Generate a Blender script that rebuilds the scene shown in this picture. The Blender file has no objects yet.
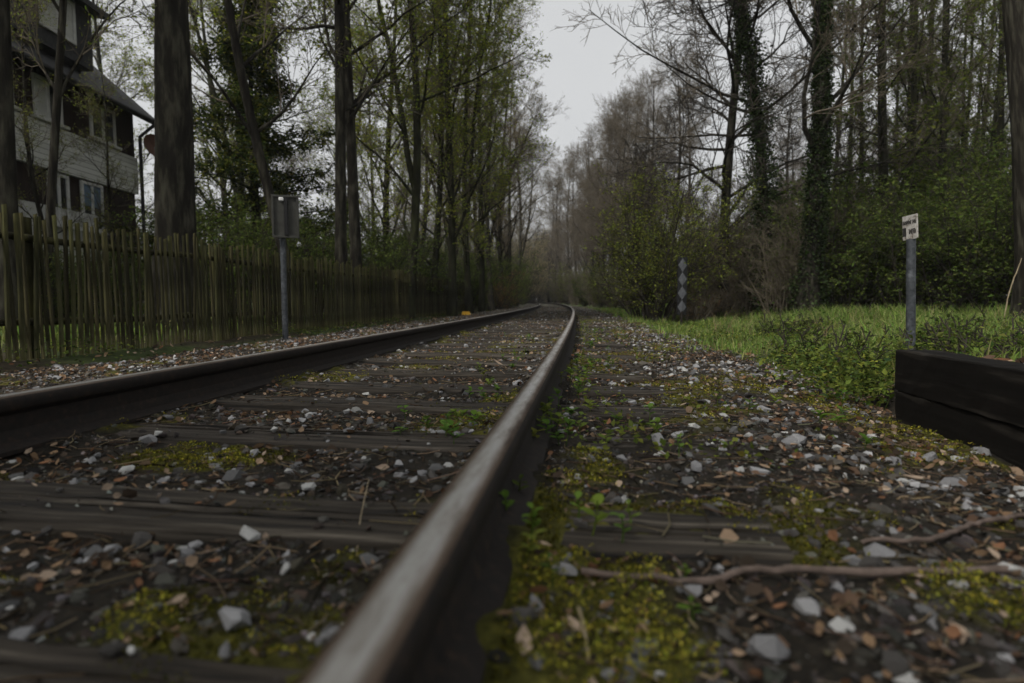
import bpy, bmesh, math, random
import numpy as np
from mathutils import Vector, Matrix

# ------------------------------------------------------------------ camera, sky, sun, exposure
SC = bpy.context.scene
COL = SC.collection
F = 583.0                      # focal length in pixels of the 1024 wide picture
YAW = math.radians(7.62)       # the camera looks this far left of the track's direction
PITCH = math.radians(4.07)
CZ = 0.44

cam_d = bpy.data.cameras.new('camera')
cam_d.sensor_width = 36.0
cam_d.lens = 36.0 * F / 1024.0
cam_d.clip_start = 0.02
cam_d.clip_end = 2000
cam_d.dof.use_dof = True
cam_d.dof.focus_distance = 3.2
cam_d.dof.aperture_fstop = 2.2
cam = bpy.data.objects.new('camera', cam_d)
COL.objects.link(cam)
cam.location = (0, 0, CZ)
cam.rotation_euler = (math.pi / 2 - PITCH, 0, YAW)
SC.camera = cam

SUN_EL, SUN_AZ = math.radians(48), math.radians(-142)   # azimuth clockwise from +Y
world = bpy.data.worlds.new('World')
SC.world = world
world.use_nodes = True
wn, wl = world.node_tree.nodes, world.node_tree.links
wn.clear()
w_out = wn.new('ShaderNodeOutputWorld')
w_bg = wn.new('ShaderNodeBackground')
w_sky = wn.new('ShaderNodeTexSky')
w_sky.sky_type = 'NISHITA'
w_sky.sun_disc = False
w_sky.sun_elevation = SUN_EL
w_sky.sun_rotation = SUN_AZ
w_sky.dust_density = 4.0
w_hs = wn.new('ShaderNodeHueSaturation')
w_hs.inputs['Saturation'].default_value = 0.15
w_mix = wn.new('ShaderNodeMix')
w_mix.data_type = 'RGBA'
w_mix.inputs[0].default_value = 0.8
w_noise = wn.new('ShaderNodeTexNoise')
w_noise.inputs['Scale'].default_value = 2.2
w_noise.inputs['Detail'].default_value = 3
w_ramp = wn.new('ShaderNodeValToRGB')
w_ramp.color_ramp.elements[0].position = 0.3
w_ramp.color_ramp.elements[0].color = (5.2, 5.32, 5.42, 1)
w_ramp.color_ramp.elements[1].position = 0.7
w_ramp.color_ramp.elements[1].color = (6.5, 6.58, 6.62, 1)
w_bg.inputs['Strength'].default_value = 0.060
wl.new(w_sky.outputs[0], w_hs.inputs['Color'])
wl.new(w_hs.outputs[0], w_mix.inputs[6])
wl.new(w_noise.outputs[0], w_ramp.inputs[0])
wl.new(w_ramp.outputs[0], w_mix.inputs[7])
wl.new(w_mix.outputs[2], w_bg.inputs['Color'])
wl.new(w_bg.outputs[0], w_out.inputs['Surface'])

sun_d = bpy.data.lights.new('sun', 'SUN')
sun_d.energy = 1.5
sun_d.angle = math.radians(11)
sun_d.color = (1.0, 0.95, 0.88)
sun = bpy.data.objects.new('sun', sun_d)
COL.objects.link(sun)
_sd = Vector((math.sin(SUN_AZ) * math.cos(SUN_EL), math.cos(SUN_AZ) * math.cos(SUN_EL), math.sin(SUN_EL)))
sun.rotation_euler = _sd.to_track_quat('Z', 'Y').to_euler()

SC.view_settings.view_transform = 'Standard'
SC.view_settings.look = 'None'
SC.view_settings.exposure = 1.05
SC.view_settings.gamma = 1.0
SC.view_settings.use_curve_mapping = False
SC.render.engine = 'CYCLES'
SC.cycles.use_denoising = True
SC.cycles.max_bounces = 5
SC.cycles.diffuse_bounces = 3
SC.cycles.glossy_bounces = 2
SC.cycles.transmission_bounces = 3
SC.cycles.transparent_max_bounces = 4
SC.cycles.use_adaptive_sampling = True
SC.cycles.adaptive_threshold = 0.02

# ------------------------------------------------------------------ geometry of the place
R0 = 465.0                     # radius of the curve of the line (to the left)
XR = -0.18                     # right rail at the camera
GAUGE = 1.502
RAIL_TOP = 0.165


def TR(s, o):
    """point at arc length s, offset o (to the right of the right rail)"""
    a = np.asarray(s) / R0
    return XR - R0 + (R0 + np.asarray(o)) * np.cos(a), (R0 + np.asarray(o)) * np.sin(a)


def inv(X, Y):
    dx = np.asarray(X) - XR + R0
    return R0 * np.arctan2(Y, dx), np.hypot(dx, Y) - R0


def at(px, d):
    """ground position of something seen in column px at depth d metres"""
    c = (px - 512.0) / F * d
    return (c * math.cos(YAW) - d * math.sin(YAW), c * math.sin(YAW) + d * math.cos(YAW))


_nr = np.random.default_rng(11)
_LAT = _nr.random((256, 256))


def vnoise(x, y):
    x = np.asarray(x, float); y = np.asarray(y, float)
    xi = np.floor(x).astype(int); yi = np.floor(y).astype(int)
    u = x - xi; v = y - yi
    u = u * u * (3 - 2 * u); v = v * v * (3 - 2 * v)
    g = lambda i, j: _LAT[i & 255, j & 255]
    return (g(xi, yi) * (1 - u) + g(xi + 1, yi) * u) * (1 - v) + (g(xi, yi + 1) * (1 - u) + g(xi + 1, yi + 1) * u) * v


def fbm(x, y, n=4):
    t = 0; a = 0.5
    for i in range(n):
        t = t + a * vnoise(x * 2 ** i + 17.3 * i, y * 2 ** i + 5.1 * i); a *= 0.5
    return t / (1 - 0.5 ** n)


def sstep(a, b, x):
    t = np.clip((np.asarray(x, float) - a) / (b - a), 0, 1)
    return t * t * (3 - 2 * t)


PO = [-400, -60, -30, -12, -6, -4.4, -3.5, -2.7, -2.2, 0.8, 1.30, 1.7, 2.6, 4.5, 8, 14, 40, 400]
PZ = [1.5, 1.0, 0.8, 0.30, 0.0, -0.05, -0.085, -0.065, -0.036, -0.036, -0.050, -0.11, -0.12, -0.04, 0.10, 0.18, 0.4, 1.5]
WALL_X, WALL_TOP, WALL_Y1 = 1.27, 0.235, 2.62


def base_z(X, Y):
    s, o = inv(X, Y)
    z = np.interp(o, PO, PZ)
    z = z + (fbm(np.asarray(X) * 0.6, np.asarray(Y) * 0.6, 3) - 0.5) * 0.10 * sstep(1.2, 3.5, np.abs(o + 0.75))
    lift = sstep(WALL_X + 0.13, WALL_X + 0.20, X) * (1 - sstep(WALL_Y1 - 0.1, WALL_Y1 + 0.8, Y)) * (1 - sstep(4, 9, X))
    return z + lift * np.clip(0.19 - z, 0, 1)


BED_L, BED_R = -3.95, 2.0


def bed_z(X, Y):
    s, o = inv(X, Y)
    z = base_z(X, Y)
    n = (fbm(np.asarray(X) * 5, np.asarray(Y) * 5, 4) - 0.5) * 0.045 + (vnoise(np.asarray(X) * 32, np.asarray(Y) * 32) - 0.5) * 0.013
    edge = sstep(BED_L, BED_L + 0.35, o) * (1 - sstep(BED_R - 0.35, BED_R, o))
    lift = sstep(WALL_X + 0.08, WALL_X + 0.12, X) * (1 - sstep(WALL_Y1 - 0.05, WALL_Y1 + 0.3, Y))
    n = n + 0.014 * sstep(.47, .68, fbm(np.asarray(X) * 2.3 + 80, np.asarray(Y) * 2.3 + 33, 3)) * sstep(.05, .25, o)
    for ro in (0.0, -GAUGE):
        n = n + 0.034 * np.exp(-((np.abs(o - ro) - .06) / .11) ** 2) * (.55 + .9 * vnoise(np.asarray(X) * 7, np.asarray(Y) * 7))
    return z + (n + 0.012) * edge - 0.05 * (1 - edge) - 0.3 * lift


def ground_z(X, Y):
    s, o = inv(X, Y)
    ins = sstep(BED_L + 0.05, BED_L + 0.3, o) * (1 - sstep(BED_R - 0.3, BED_R - 0.05, o))
    near = (fbm(np.asarray(X) * 3, np.asarray(Y) * 3, 3) - 0.5) * 0.05
    raised = sstep(WALL_X + 0.08, WALL_X + 0.12, X) * (1 - sstep(WALL_Y1 - 0.05, WALL_Y1 + 0.3, Y))
    return base_z(X, Y) + near * (1 - ins) - 0.09 * ins * (1 - raised)


def surf_z(X, Y):
    return np.maximum(bed_z(X, Y), ground_z(X, Y))


# ------------------------------------------------------------------ mesh helpers
class MB:
    def __init__(self):
        self.V = []; self.L = []; self.C = []; self.M = []; self.K = []; self.S = []
        self.n = 0

    def add(self, V, Fc, mat=0, col=(1, 1, 1), smooth=True):
        V = np.asarray(V, np.float32).reshape(-1, 3)
        Fc = np.asarray(Fc, np.int32)
        if len(Fc) == 0:
            return self
        self.V.append(V)
        self.L.append((Fc + self.n).ravel())
        self.C.append(np.full(len(Fc), Fc.shape[1], np.int32))
        self.M.append(np.full(len(Fc), mat, np.int32))
        self.S.append(np.full(len(Fc), smooth, bool))
        c = np.asarray(col, np.float32)
        if c.ndim == 1:
            c = np.tile(c[None, :3], (len(V), 1))
        self.K.append(np.concatenate([c[:, :3], np.ones((len(c), 1), np.float32)], 1))
        self.n += len(V)
        return self

    def mesh(self, name, mats):
        me = bpy.data.meshes.new(name)
        V = np.concatenate(self.V); L = np.concatenate(self.L); C = np.concatenate(self.C)
        me.vertices.add(len(V)); me.vertices.foreach_set('co', V.ravel())
        me.loops.add(len(L)); me.loops.foreach_set('vertex_index', L)
        me.polygons.add(len(C))
        st = np.zeros(len(C), np.int32); st[1:] = np.cumsum(C)[:-1]
        me.polygons.foreach_set('loop_start', st)
        me.polygons.foreach_set('material_index', np.concatenate(self.M))
        me.polygons.foreach_set('use_smooth', np.concatenate(self.S))
        at_ = me.attributes.new('Col', 'FLOAT_COLOR', 'POINT')
        at_.data.foreach_set('color', np.concatenate(self.K).ravel())
        for m in (mats if isinstance(mats, (list, tuple)) else [mats]):
            me.materials.append(m)
        me.update(calc_edges=True)
        me.validate()
        return me


def link(name, data, parent=None, loc=None, rot=None, scale=None):
    o = bpy.data.objects.new(name, data)
    COL.objects.link(o)
    if parent is not None:
        o.parent = parent
    if loc is not None:
        o.location = loc
    if rot is not None:
        o.rotation_euler = rot
    if scale is not None:
        o.scale = (scale,) * 3 if not hasattr(scale, '__len__') else scale
    return o


def tag(o, label=None, cat=None, group=None, kind=None):
    if label: o['label'] = label
    if cat: o['category'] = cat
    if group: o['group'] = group
    if kind: o['kind'] = kind
    return o


def box(mb, x0, x1, y0, y1, z0, z1, mat=0, col=(1, 1, 1), bev=0.0):
    """box with chamfered edges"""
    bm = bmesh.new()
    bmesh.ops.create_cube(bm, size=1.0)
    for v in bm.verts:
        v.co = ((x0 + x1) / 2 + v.co.x * (x1 - x0), (y0 + y1) / 2 + v.co.y * (y1 - y0), (z0 + z1) / 2 + v.co.z * (z1 - z0))
    if bev > 0:
        bmesh.ops.bevel(bm, geom=list(bm.edges), offset=bev, segments=1, affect='EDGES')
    add_bm(mb, bm, mat, col, False)


def add_bm(mb, bm, mat=0, col=(1, 1, 1), smooth=False):
    bmesh.ops.triangulate(bm, faces=list(bm.faces))
    bm.verts.index_update()
    V = [tuple(v.co) for v in bm.verts]
    T = [[v.index for v in f.verts] for f in bm.faces]
    bm.free()
    mb.add(V, T, mat, col, smooth)


def norm(v):
    return v / np.maximum(np.linalg.norm(v, axis=-1, keepdims=True), 1e-9)


def tubes(mb, P, R, sides, mat=0, col=(1, 1, 1), caps=False):
    P = np.asarray(P, float); R = np.asarray(R, float)
    k, n, _ = P.shape
    T = norm(np.gradient(P, axis=1))
    mean = norm(P[:, -1] - P[:, 0])
    ref = np.where(np.abs(mean[:, 2:3]) > 0.8, np.array([[1., 0, 0]]), np.array([[0, 0, 1.]]))[:, None, :]
    A = norm(np.cross(T, np.broadcast_to(ref, T.shape)))
    B = np.cross(T, A)
    th = np.arange(sides) / sides * 2 * math.pi
    ring = P[:, :, None, :] + R[:, :, None, None] * (np.cos(th)[None, None, :, None] * A[:, :, None, :] + np.sin(th)[None, None, :, None] * B[:, :, None, :])
    V = ring.reshape(-1, 3)
    i = np.arange(k)[:, None, None] * n * sides
    r = np.arange(n - 1)[None, :, None] * sides
    j = np.arange(sides)[None, None, :]; j2 = (j + 1) % sides
    Q = np.stack(np.broadcast_arrays(i + r + j, i + r + j2, i + r + sides + j2, i + r + sides + j), -1).reshape(-1, 4)
    c = np.asarray(col, np.float32)
    if c.ndim == 2:
        c = np.repeat(c, n * sides, 0)
    mb.add(V, Q, mat, c, True)
    if caps:
        for t in range(k):
            mb.add(V[(t * n + n - 1) * sides:(t * n + n) * sides], [list(range(sides))], mat, col if np.ndim(col) == 1 else col[t], False)
            mb.add(V[t * n * sides:t * n * sides + sides], [list(range(sides))[::-1]], mat, col if np.ndim(col) == 1 else col[t], False)


def grow(rng, P, R, m, t0, t1, ang, L, n, up, wig, rr, rtip, curl=0.0, spread=0.25):
    """m children on each parent polyline"""
    k, n0, _ = P.shape
    t = t0 + (t1 - t0) * (np.arange(m)[None, :] + rng.random((k, m))) / m
    f = np.clip(t * (n0 - 1), 0, n0 - 1.001)
    i = f.astype(int); w = (f - i)[..., None]
    kk = np.arange(k)[:, None]
    b = P[kk, i] * (1 - w) + P[kk, i + 1] * w
    pd = norm(P[kk, i + 1] - P[kk, i])
    pr = R[kk, i] * (1 - w[..., 0]) + R[kk, i + 1] * w[..., 0]
    az = rng.random((k, m)) * 2 * math.pi + np.arange(m)[None, :] * 2.4
    ref = np.where(np.abs(pd[..., 2:3]) > 0.8, np.array([1., 0, 0]), np.array([0, 0, 1.]))
    a1 = norm(np.cross(pd, ref)); a2 = np.cross(pd, a1)
    a = ang + rng.normal(0, spread, (k, m))
    d = np.cos(a)[..., None] * pd + np.sin(a)[..., None] * (np.cos(az)[..., None] * a1 + np.sin(az)[..., None] * a2)
    d[..., 2] += up
    d = norm(d)
    trel = (t - t0) / max(t1 - t0, 1e-6)
    Lf = L(trel) if callable(L) else L * (1 - 0.5 * trel)
    ln = Lf * (0.55 + 0.9 * rng.random((k, m)))
    pts = [b]; dd = d
    for q in range(n - 1):
        pts.append(pts[-1] + dd * (ln / (n - 1))[..., None])
        dd = dd + rng.normal(0, wig, dd.shape); dd[..., 2] += curl
        dd = norm(dd)
    CP = np.stack(pts, 2).reshape(k * m, n, 3)
    r0 = np.maximum(pr * rr, rtip * 1.5).reshape(-1)
    CR = r0[:, None] + (rtip - r0)[:, None] * np.linspace(0, 1, n)[None, :]
    return CP, CR


def leaves(mb, rng, pos, size, mat, cols, flat=0.3, aspect=0.55, droop=0.0):
    """one folded diamond leaf for each position"""
    k = len(pos)
    if k == 0: return
    d = rng.normal(0, 1, (k, 3)); d[:, 2] = d[:, 2] * 0.5 - droop; d = norm(d)
    nn = rng.normal(0, 1, (k, 3)); nn[:, 2] = np.abs(nn[:, 2]) + flat
    side = norm(np.cross(d, nn)); nrm = norm(np.cross(side, d))
    sz = (np.asarray(size) * (0.6 + 0.8 * rng.random(k)))[:, None]
    b = pos
    l = b + d * sz * 0.45 + side * sz * aspect * 0.5 + nrm * sz * 0.12
    r = b + d * sz * 0.45 - side * sz * aspect * 0.5 + nrm * sz * 0.12
    tp = b + d * sz
    V = np.stack([b, r, tp, l], 1).reshape(-1, 3)
    Q = np.arange(k)[:, None] * 4 + np.arange(4)[None, :]
    mb.add(V, Q, mat, np.repeat(cols, 4, 0), False)


def along(rng, P, m, t0=0.2, t1=1.0, jit=0.02):
    k, n, _ = P.shape
    t = t0 + (t1 - t0) * rng.random((k, m))
    f = np.clip(t * (n - 1), 0, n - 1.001); i = f.astype(int); w = (f - i)[..., None]
    kk = np.arange(k)[:, None]
    p = P[kk, i] * (1 - w) + P[kk, i + 1] * w
    return (p + rng.normal(0, jit, p.shape)).reshape(-1, 3)


def pick(rng, k, cols, var=0.25):
    c = np.asarray(cols, float)
    c = c[rng.integers(0, len(c), k)]
    return np.clip(c * (1 + rng.normal(0, var, (k, 1))) * (1 + rng.normal(0, 0.06, (k, 3))), 0.004, 0.9)


# ------------------------------------------------------------------ materials
def newmat(name):
    m = bpy.data.materials.new(name); m.use_nodes = True
    nt = m.node_tree
    return m, nt.nodes, nt.links, nt.nodes['Principled BSDF']


def ramp(n, stops):
    r = n.new('ShaderNodeValToRGB')
    e = r.color_ramp.elements
    while len(e) > 1: e.remove(e[-1])
    e[0].position = stops[0][0]; e[0].color = (*stops[0][1], 1)
    for p, c in stops[1:]:
        x = e.new(p); x.color = (*c, 1)
    return r


def noise(n, l, scale, detail=4, rough=0.55, coord='Object', vec_scale=None):
    tc = n.new('ShaderNodeTexCoord')
    t = n.new('ShaderNodeTexNoise')
    t.inputs['Scale'].default_value = scale; t.inputs['Detail'].default_value = detail
    t.inputs['Roughness'].default_value = rough
    if vec_scale:
        mp = n.new('ShaderNodeMapping'); mp.inputs['Scale'].default_value = vec_scale
        l.new(tc.outputs[coord], mp.inputs[0]); l.new(mp.outputs[0], t.inputs['Vector'])
    else:
        l.new(tc.outputs[coord], t.inputs['Vector'])
    return t


def bump(n, l, src, b, strength=0.5, dist=0.01):
    bp = n.new('ShaderNodeBump'); bp.inputs['Strength'].default_value = strength; bp.inputs['Distance'].default_value = dist
    l.new(src, bp.inputs['Height']); l.new(bp.outputs[0], b.inputs['Normal'])


def mat_noise(name, stops, scale, rough=0.85, bstr=0.5, bdist=0.01, vec_scale=None, detail=5, metal=0.0, coord='Object', use_col=False, spec=0.3):
    m, n, l, b = newmat(name)
    t = noise(n, l, scale, detail, 0.6, coord, vec_scale)
    r = ramp(n, stops)
    l.new(t.outputs[0], r.inputs[0])
    out = r.outputs[0]
    if use_col:
        a = n.new('ShaderNodeAttribute'); a.attribute_name = 'Col'
        mx = n.new('ShaderNodeMix'); mx.data_type = 'RGBA'; mx.blend_type = 'MULTIPLY'; mx.inputs[0].default_value = 1
        l.new(out, mx.inputs[6]); l.new(a.outputs['Color'], mx.inputs[7]); out = mx.outputs[2]
    l.new(out, b.inputs['Base Color'])
    b.inputs['Roughness'].default_value = rough
    b.inputs['Metallic'].default_value = metal
    b.inputs['Specular IOR Level'].default_value = spec
    if bstr: bump(n, l, t.outputs[0], b, bstr, bdist)
    return m


def mat_leaf(name, trans=0.35):
    m, n, l, b = newmat(name)
    n.remove(b)
    out = [x for x in n if x.type == 'OUTPUT_MATERIAL'][0]
    a = n.new('ShaderNodeAttribute'); a.attribute_name = 'Col'
    d = n.new('ShaderNodeBsdfDiffuse'); t = n.new('ShaderNodeBsdfTranslucent'); mx = n.new('ShaderNodeMixShader')
    mx.inputs[0].default_value = trans
    l.new(a.outputs['Color'], d.inputs[0]); l.new(a.outputs['Color'], t.inputs[0])
    l.new(d.outputs[0], mx.inputs[1]); l.new(t.outputs[0], mx.inputs[2]); l.new(mx.outputs[0], out.inputs[0])
    return m


M = {}
M['bark'] = mat_noise('bark', [(0.25, (0.008, 0.007, 0.006)), (0.48, (0.018, 0.016, 0.0125)), (0.68, (0.060, 0.057, 0.042))], 9, 0.95, 0.9, 0.03, (1, 1, 0.22), spec=0.1)
M['bark_green'] = mat_noise('bark_green', [(0.25, (0.010, 0.010, 0.007)), (0.5, (0.026, 0.026, 0.016)), (0.75, (0.045, 0.052, 0.022))], 7, 0.95, 0.9, 0.02, (1, 1, 0.3), spec=0.1)
M['twig'] = mat_noise('twig', [(0.3, (0.075, 0.063, 0.047)), (0.7, (0.155, 0.132, 0.10))], 3, 0.9, 0, spec=0.1)
M['twig_dark'] = mat_noise('twig_dark', [(0.3, (0.028, 0.025, 0.02)), (0.7, (0.06, 0.052, 0.042))], 3, 0.9, 0, spec=0.1)
M['leaf'] = mat_leaf('leaf', 0.42)
M['litter'] = mat_leaf('dead_leaf', 0.15)
M['grass'] = mat_leaf('grass', 0.3)
M['moss'] = mat_leaf('moss', 0.2)
M['stone'] = mat_noise('stone', [(0.25, (0.45, 0.45, 0.45)), (0.55, (0.9, 0.9, 0.9)), (0.8, (1.15, 1.12, 1.08))], 38, 0.85, 0.5, 0.004, use_col=True)
M['sleeper'] = mat_noise('sleeper', [(0.34, (0.003, 0.0025, 0.002)), (0.46, (0.016, 0.0125, 0.0085)), (0.58, (0.040, 0.033, 0.025)), (0.72, (0.115, 0.10, 0.08))], 26, 0.85, 1.0, 0.008, (0.07, 1.6, 1.6), use_col=True)
M['rust'] = mat_noise('rust', [(0.3, (0.005, 0.004, 0.0035)), (0.58, (0.013, 0.009, 0.0065)), (0.75, (0.035, 0.021, 0.013))], 45, 0.8, 0.5, 0.002)
M['fence'] = mat_noise('fence_wood', [(0.25, (0.011, 0.011, 0.006)), (0.5, (0.038, 0.036, 0.018)), (0.75, (0.125, 0.12, 0.048))], 12, 0.9, 0.6, 0.006, (1.2, 1.2, 0.16), use_col=True, spec=0.15)
M['galv'] = mat_noise('galvanised_steel', [(0.3, (0.025, 0.028, 0.032)), (0.55, (0.07, 0.077, 0.085)), (0.75, (0.15, 0.16, 0.175))], 22, 0.55, 0.2, 0.002, metal=0.4)
M['signback'] = mat_noise('sign_back', [(0.3, (0.028, 0.028, 0.024)), (0.7, (0.055, 0.055, 0.047))], 9, 0.6, 0.1, 0.002, metal=0.2)
M['black'] = mat_noise('black_paint', [(0.3, (0.003, 0.003, 0.003)), (0.7, (0.006, 0.006, 0.007))], 12, 0.6, 0.1, 0.002)
M['diamond'] = mat_noise('grey_diamond', [(0.3, (0.05, 0.053, 0.058)), (0.7, (0.095, 0.10, 0.11))], 16, 0.5, 0.05, 0.002)
M['wall_dark'] = mat_noise('tarred_timber', [(0.3, (0.004, 0.0035, 0.003)), (0.52, (0.007, 0.006, 0.005)), (0.70, (0.034, 0.030, 0.025))], 10, 0.9, 0.7, 0.006, (1.4, 0.14, 1.4), spec=0.1)
M['yellow'] = mat_noise('yellow_plastic', [(0.3, (0.55, 0.30, 0.01)), (0.7, (0.78, 0.46, 0.02))], 12, 0.5, 0.05, 0.002)
M['white_plate'] = mat_noise('weathered_white_plate', [(0.34, (0.07, 0.045, 0.03)), (0.45, (0.33, 0.31, 0.28)), (0.7, (0.52, 0.51, 0.49))], 26, 0.6, 0.1, 0.001)
M['ink'] = mat_noise('worn_ink', [(0.3, (0.012, 0.012, 0.012)), (0.7, (0.035, 0.032, 0.03))], 30, 0.7, 0, 0.001)
M['slate'] = mat_noise('dark_slate', [(0.3, (0.022, 0.022, 0.025)), (0.7, (0.05, 0.05, 0.054))], 14, 0.7, 0.3, 0.01)
M['frame'] = mat_noise('white_frame', [(0.3, (0.50, 0.50, 0.50)), (0.7, (0.68, 0.68, 0.67))], 8, 0.5, 0.05, 0.002)
M['brown'] = mat_noise('brown_board', [(0.3, (0.018, 0.012, 0.010)), (0.7, (0.035, 0.021, 0.016))], 6, 0.8, 0.3, 0.005, (4, 4, 0.4))
M['render'] = mat_noise('white_render', [(0.3, (0.48, 0.48, 0.47)), (0.7, (0.62, 0.62, 0.60))], 5, 0.9, 0.2, 0.004)
M['curtain_or_sky_pane'] = mat_noise('blue_blind', [(0.3, (0.10, 0.16, 0.24)), (0.7, (0.16, 0.23, 0.32))], 5, 0.7, 0, 0.004)
M['dish'] = mat_noise('reddish_dish', [(0.3, (0.10, 0.045, 0.03)), (0.7, (0.17, 0.08, 0.055))], 5, 0.6, 0, 0.004)
M['stick'] = mat_noise('stick_bark', [(0.3, (0.06, 0.045, 0.036)), (0.7, (0.16, 0.12, 0.10))], 30, 0.9, 0.4, 0.003)
M['straw'] = mat_noise('dry_stalk', [(0.3, (0.22, 0.17, 0.10)), (0.7, (0.36, 0.30, 0.20))], 20, 0.9, 0.2, 0.002)

m, n, l, b = newmat('window_glass')
b.inputs['Base Color'].default_value = (0.02, 0.024, 0.028, 1); b.inputs['Roughness'].default_value = 0.08
M['glass'] = m

m, n, l, b = newmat('white_brick')
tc = n.new('ShaderNodeTexCoord'); mp = n.new('ShaderNodeMapping'); mp.inputs['Rotation'].default_value = (math.pi / 2, 0, math.pi / 2)
br = n.new('ShaderNodeTexBrick'); br.inputs['Scale'].default_value = 4.2
br.inputs['Color1'].default_value = (0.62, 0.62, 0.60, 1); br.inputs['Color2'].default_value = (0.74, 0.74, 0.72, 1); br.inputs['Mortar'].default_value = (0.26, 0.26, 0.25, 1)
br.inputs['Mortar Size'].default_value = 0.03
l.new(tc.outputs['Object'], mp.inputs[0]); l.new(mp.outputs[0], br.inputs[0]); l.new(br.outputs[0], b.inputs['Base Color'])
b.inputs['Roughness'].default_value = 0.9
bump(n, l, br.outputs['Fac'], b, 0.4, -0.01)
M['brick'] = m

# worn rail head: colour from the mesh, bluish worn steel with a painted sheen in the middle
m, n, l, b = newmat('rail_head')
a = n.new('ShaderNodeAttribute'); a.attribute_name = 'Col'
t = noise(n, l, 34, 7, 0.7, 'Object', (1, 0.16, 1)); r = ramp(n, [(0.30, (0.32, 0.26, 0.20)), (0.5, (0.9, 0.86, 0.8)), (0.7, (1.25, 1.25, 1.25))])
rr_ = n.new('ShaderNodeMapRange'); rr_.inputs['From Min'].default_value = .3; rr_.inputs['From Max'].default_value = .7; rr_.inputs['To Min'].default_value = .60; rr_.inputs['To Max'].default_value = .24
l.new(t.outputs[0], rr_.inputs['Value']); l.new(rr_.outputs[0], b.inputs['Roughness'])
l.new(t.outputs[0], r.inputs[0])
mx = n.new('ShaderNodeMix'); mx.data_type = 'RGBA'; mx.blend_type = 'MULTIPLY'; mx.inputs[0].default_value = 1
l.new(r.outputs[0], mx.inputs[6]); l.new(a.outputs['Color'], mx.inputs[7]); l.new(mx.outputs[2], b.inputs['Base Color'])
b.inputs['Metallic'].default_value = 0.5; b.inputs['Roughness'].default_value = 0.48
bump(n, l, t.outputs[0], b, 0.15, 0.001)
M['rail_head'] = m

# soil and ballast: mesh colour times fine clutter
def mat_ground(name, fine, cr):
    m, n, l, b = newmat(name)
    a = n.new('ShaderNodeAttribute'); a.attribute_name = 'Col'
    t = noise(n, l, fine, 6, 0.7); t2 = noise(n, l, fine * 0.13, 4, 0.6)
    r = ramp(n, [(0.3, (0.35, 0.35, 0.35)), (0.55, (1, 1, 1)), (0.75, cr)])
    r2 = ramp(n, [(0.3, (0.6, 0.6, 0.6)), (0.7, (1.3, 1.3, 1.3))])
    l.new(t.outputs[0], r.inputs[0]); l.new(t2.outputs[0], r2.inputs[0])
    m1 = n.new('ShaderNodeMix'); m1.data_type = 'RGBA'; m1.blend_type = 'MULTIPLY'; m1.inputs[0].default_value = 1
    m2 = n.new('ShaderNodeMix'); m2.data_type = 'RGBA'; m2.blend_type = 'MULTIPLY'; m2.inputs[0].default_value = 1
    l.new(a.outputs['Color'], m1.inputs[6]); l.new(r.outputs[0], m1.inputs[7])
    l.new(m1.outputs[2], m2.inputs[6]); l.new(r2.outputs[0], m2.inputs[7]); l.new(m2.outputs[2], b.inputs['Base Color'])
    b.inputs['Roughness'].default_value = 0.95; b.inputs['Specular IOR Level'].default_value = 0.15
    bump(n, l, t.outputs[0], b, 0.8, 0.012)
    return m
M['soil'] = mat_ground('soil', 55, (2.0, 1.8, 1.5))
M['earth'] = mat_ground('earth', 14, (1.7, 1.6, 1.3))

# ------------------------------------------------------------------ ground and ballast bed
def axis(lo, hi, fine_lo, fine_hi, step, grow_=1.16):
    a = list(np.arange(fine_lo, fine_hi, step))
    s, x = step, a[-1]
    while x < hi:
        s *= grow_; x += s; a.append(x)
    s, x = step, a[0]
    while x > lo:
        s *= grow_; x -= s; a.insert(0, x)
    return np.array(a)


def grid(mb, X, Y, Z, col, mat=0):
    ny, nx = X.shape
    V = np.stack([X, Y, Z], -1).reshape(-1, 3)
    i = np.arange(ny - 1)[:, None] * nx + np.arange(nx - 1)[None, :]
    Q = np.stack([i, i + 1, i + nx + 1, i + nx], -1).reshape(-1, 4)
    mb.add(V, Q, mat, col.reshape(-1, 3), True)


def lerp(a, b, t):
    return np.asarray(a) + (np.asarray(b) - np.asarray(a)) * np.asarray(t)[..., None]


xs = axis(-600, 600, -9, 12, 0.13); ys = axis(-120, 900, -1.5, 24, 0.13)
X, Y = np.meshgrid(xs, ys)
s_, o_ = inv(X, Y)
patch = fbm(X * 0.8, Y * 0.8, 4)
gcol = lerp((0.045, 0.036, 0.024), (0.040, 0.055, 0.018), sstep(0.42, 0.62, patch))
gcol = lerp(gcol, np.array((0.075, 0.115, 0.025)), sstep(-5.2, -6.5, o_) * (1 - sstep(-11, -14, o_)) * 0.9)   # garden lawn
gcol = lerp(gcol, np.array((0.075, 0.10, 0.03)), sstep(2.2, 3.6, o_ + 1.1 * sstep(4, 9, Y)) * (1 - sstep(8.5, 11, o_)) * sstep(1, 4, Y))
gcol = lerp(gcol, np.array((0.060, 0.047, 0.032)), sstep(9, 12, o_))
mb = MB(); grid(mb, X, Y, ground_z(X, Y), gcol)
ground = tag(link('ground', mb.mesh('ground', M['earth'])), 'dark leaf-strewn earth beside the railway line', 'ground', kind='structure')

sv = np.concatenate([np.arange(-3, 0.2, 0.06), np.arange(0.2, 5, 0.03), np.arange(5, 12, 0.07), np.arange(12, 40, 0.25), np.arange(40, 170, 1.5)])
ov = np.arange(BED_L, BED_R + 0.01, 0.035)
S, O = np.meshgrid(sv, ov, indexing='ij')
X, Y = TR(S, O)


def moss_mask(X, Y):
    return sstep(0.53, 0.62, fbm(np.asarray(X) * 2.6 + 40, np.asarray(Y) * 2.6 + 9, 4))


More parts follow.
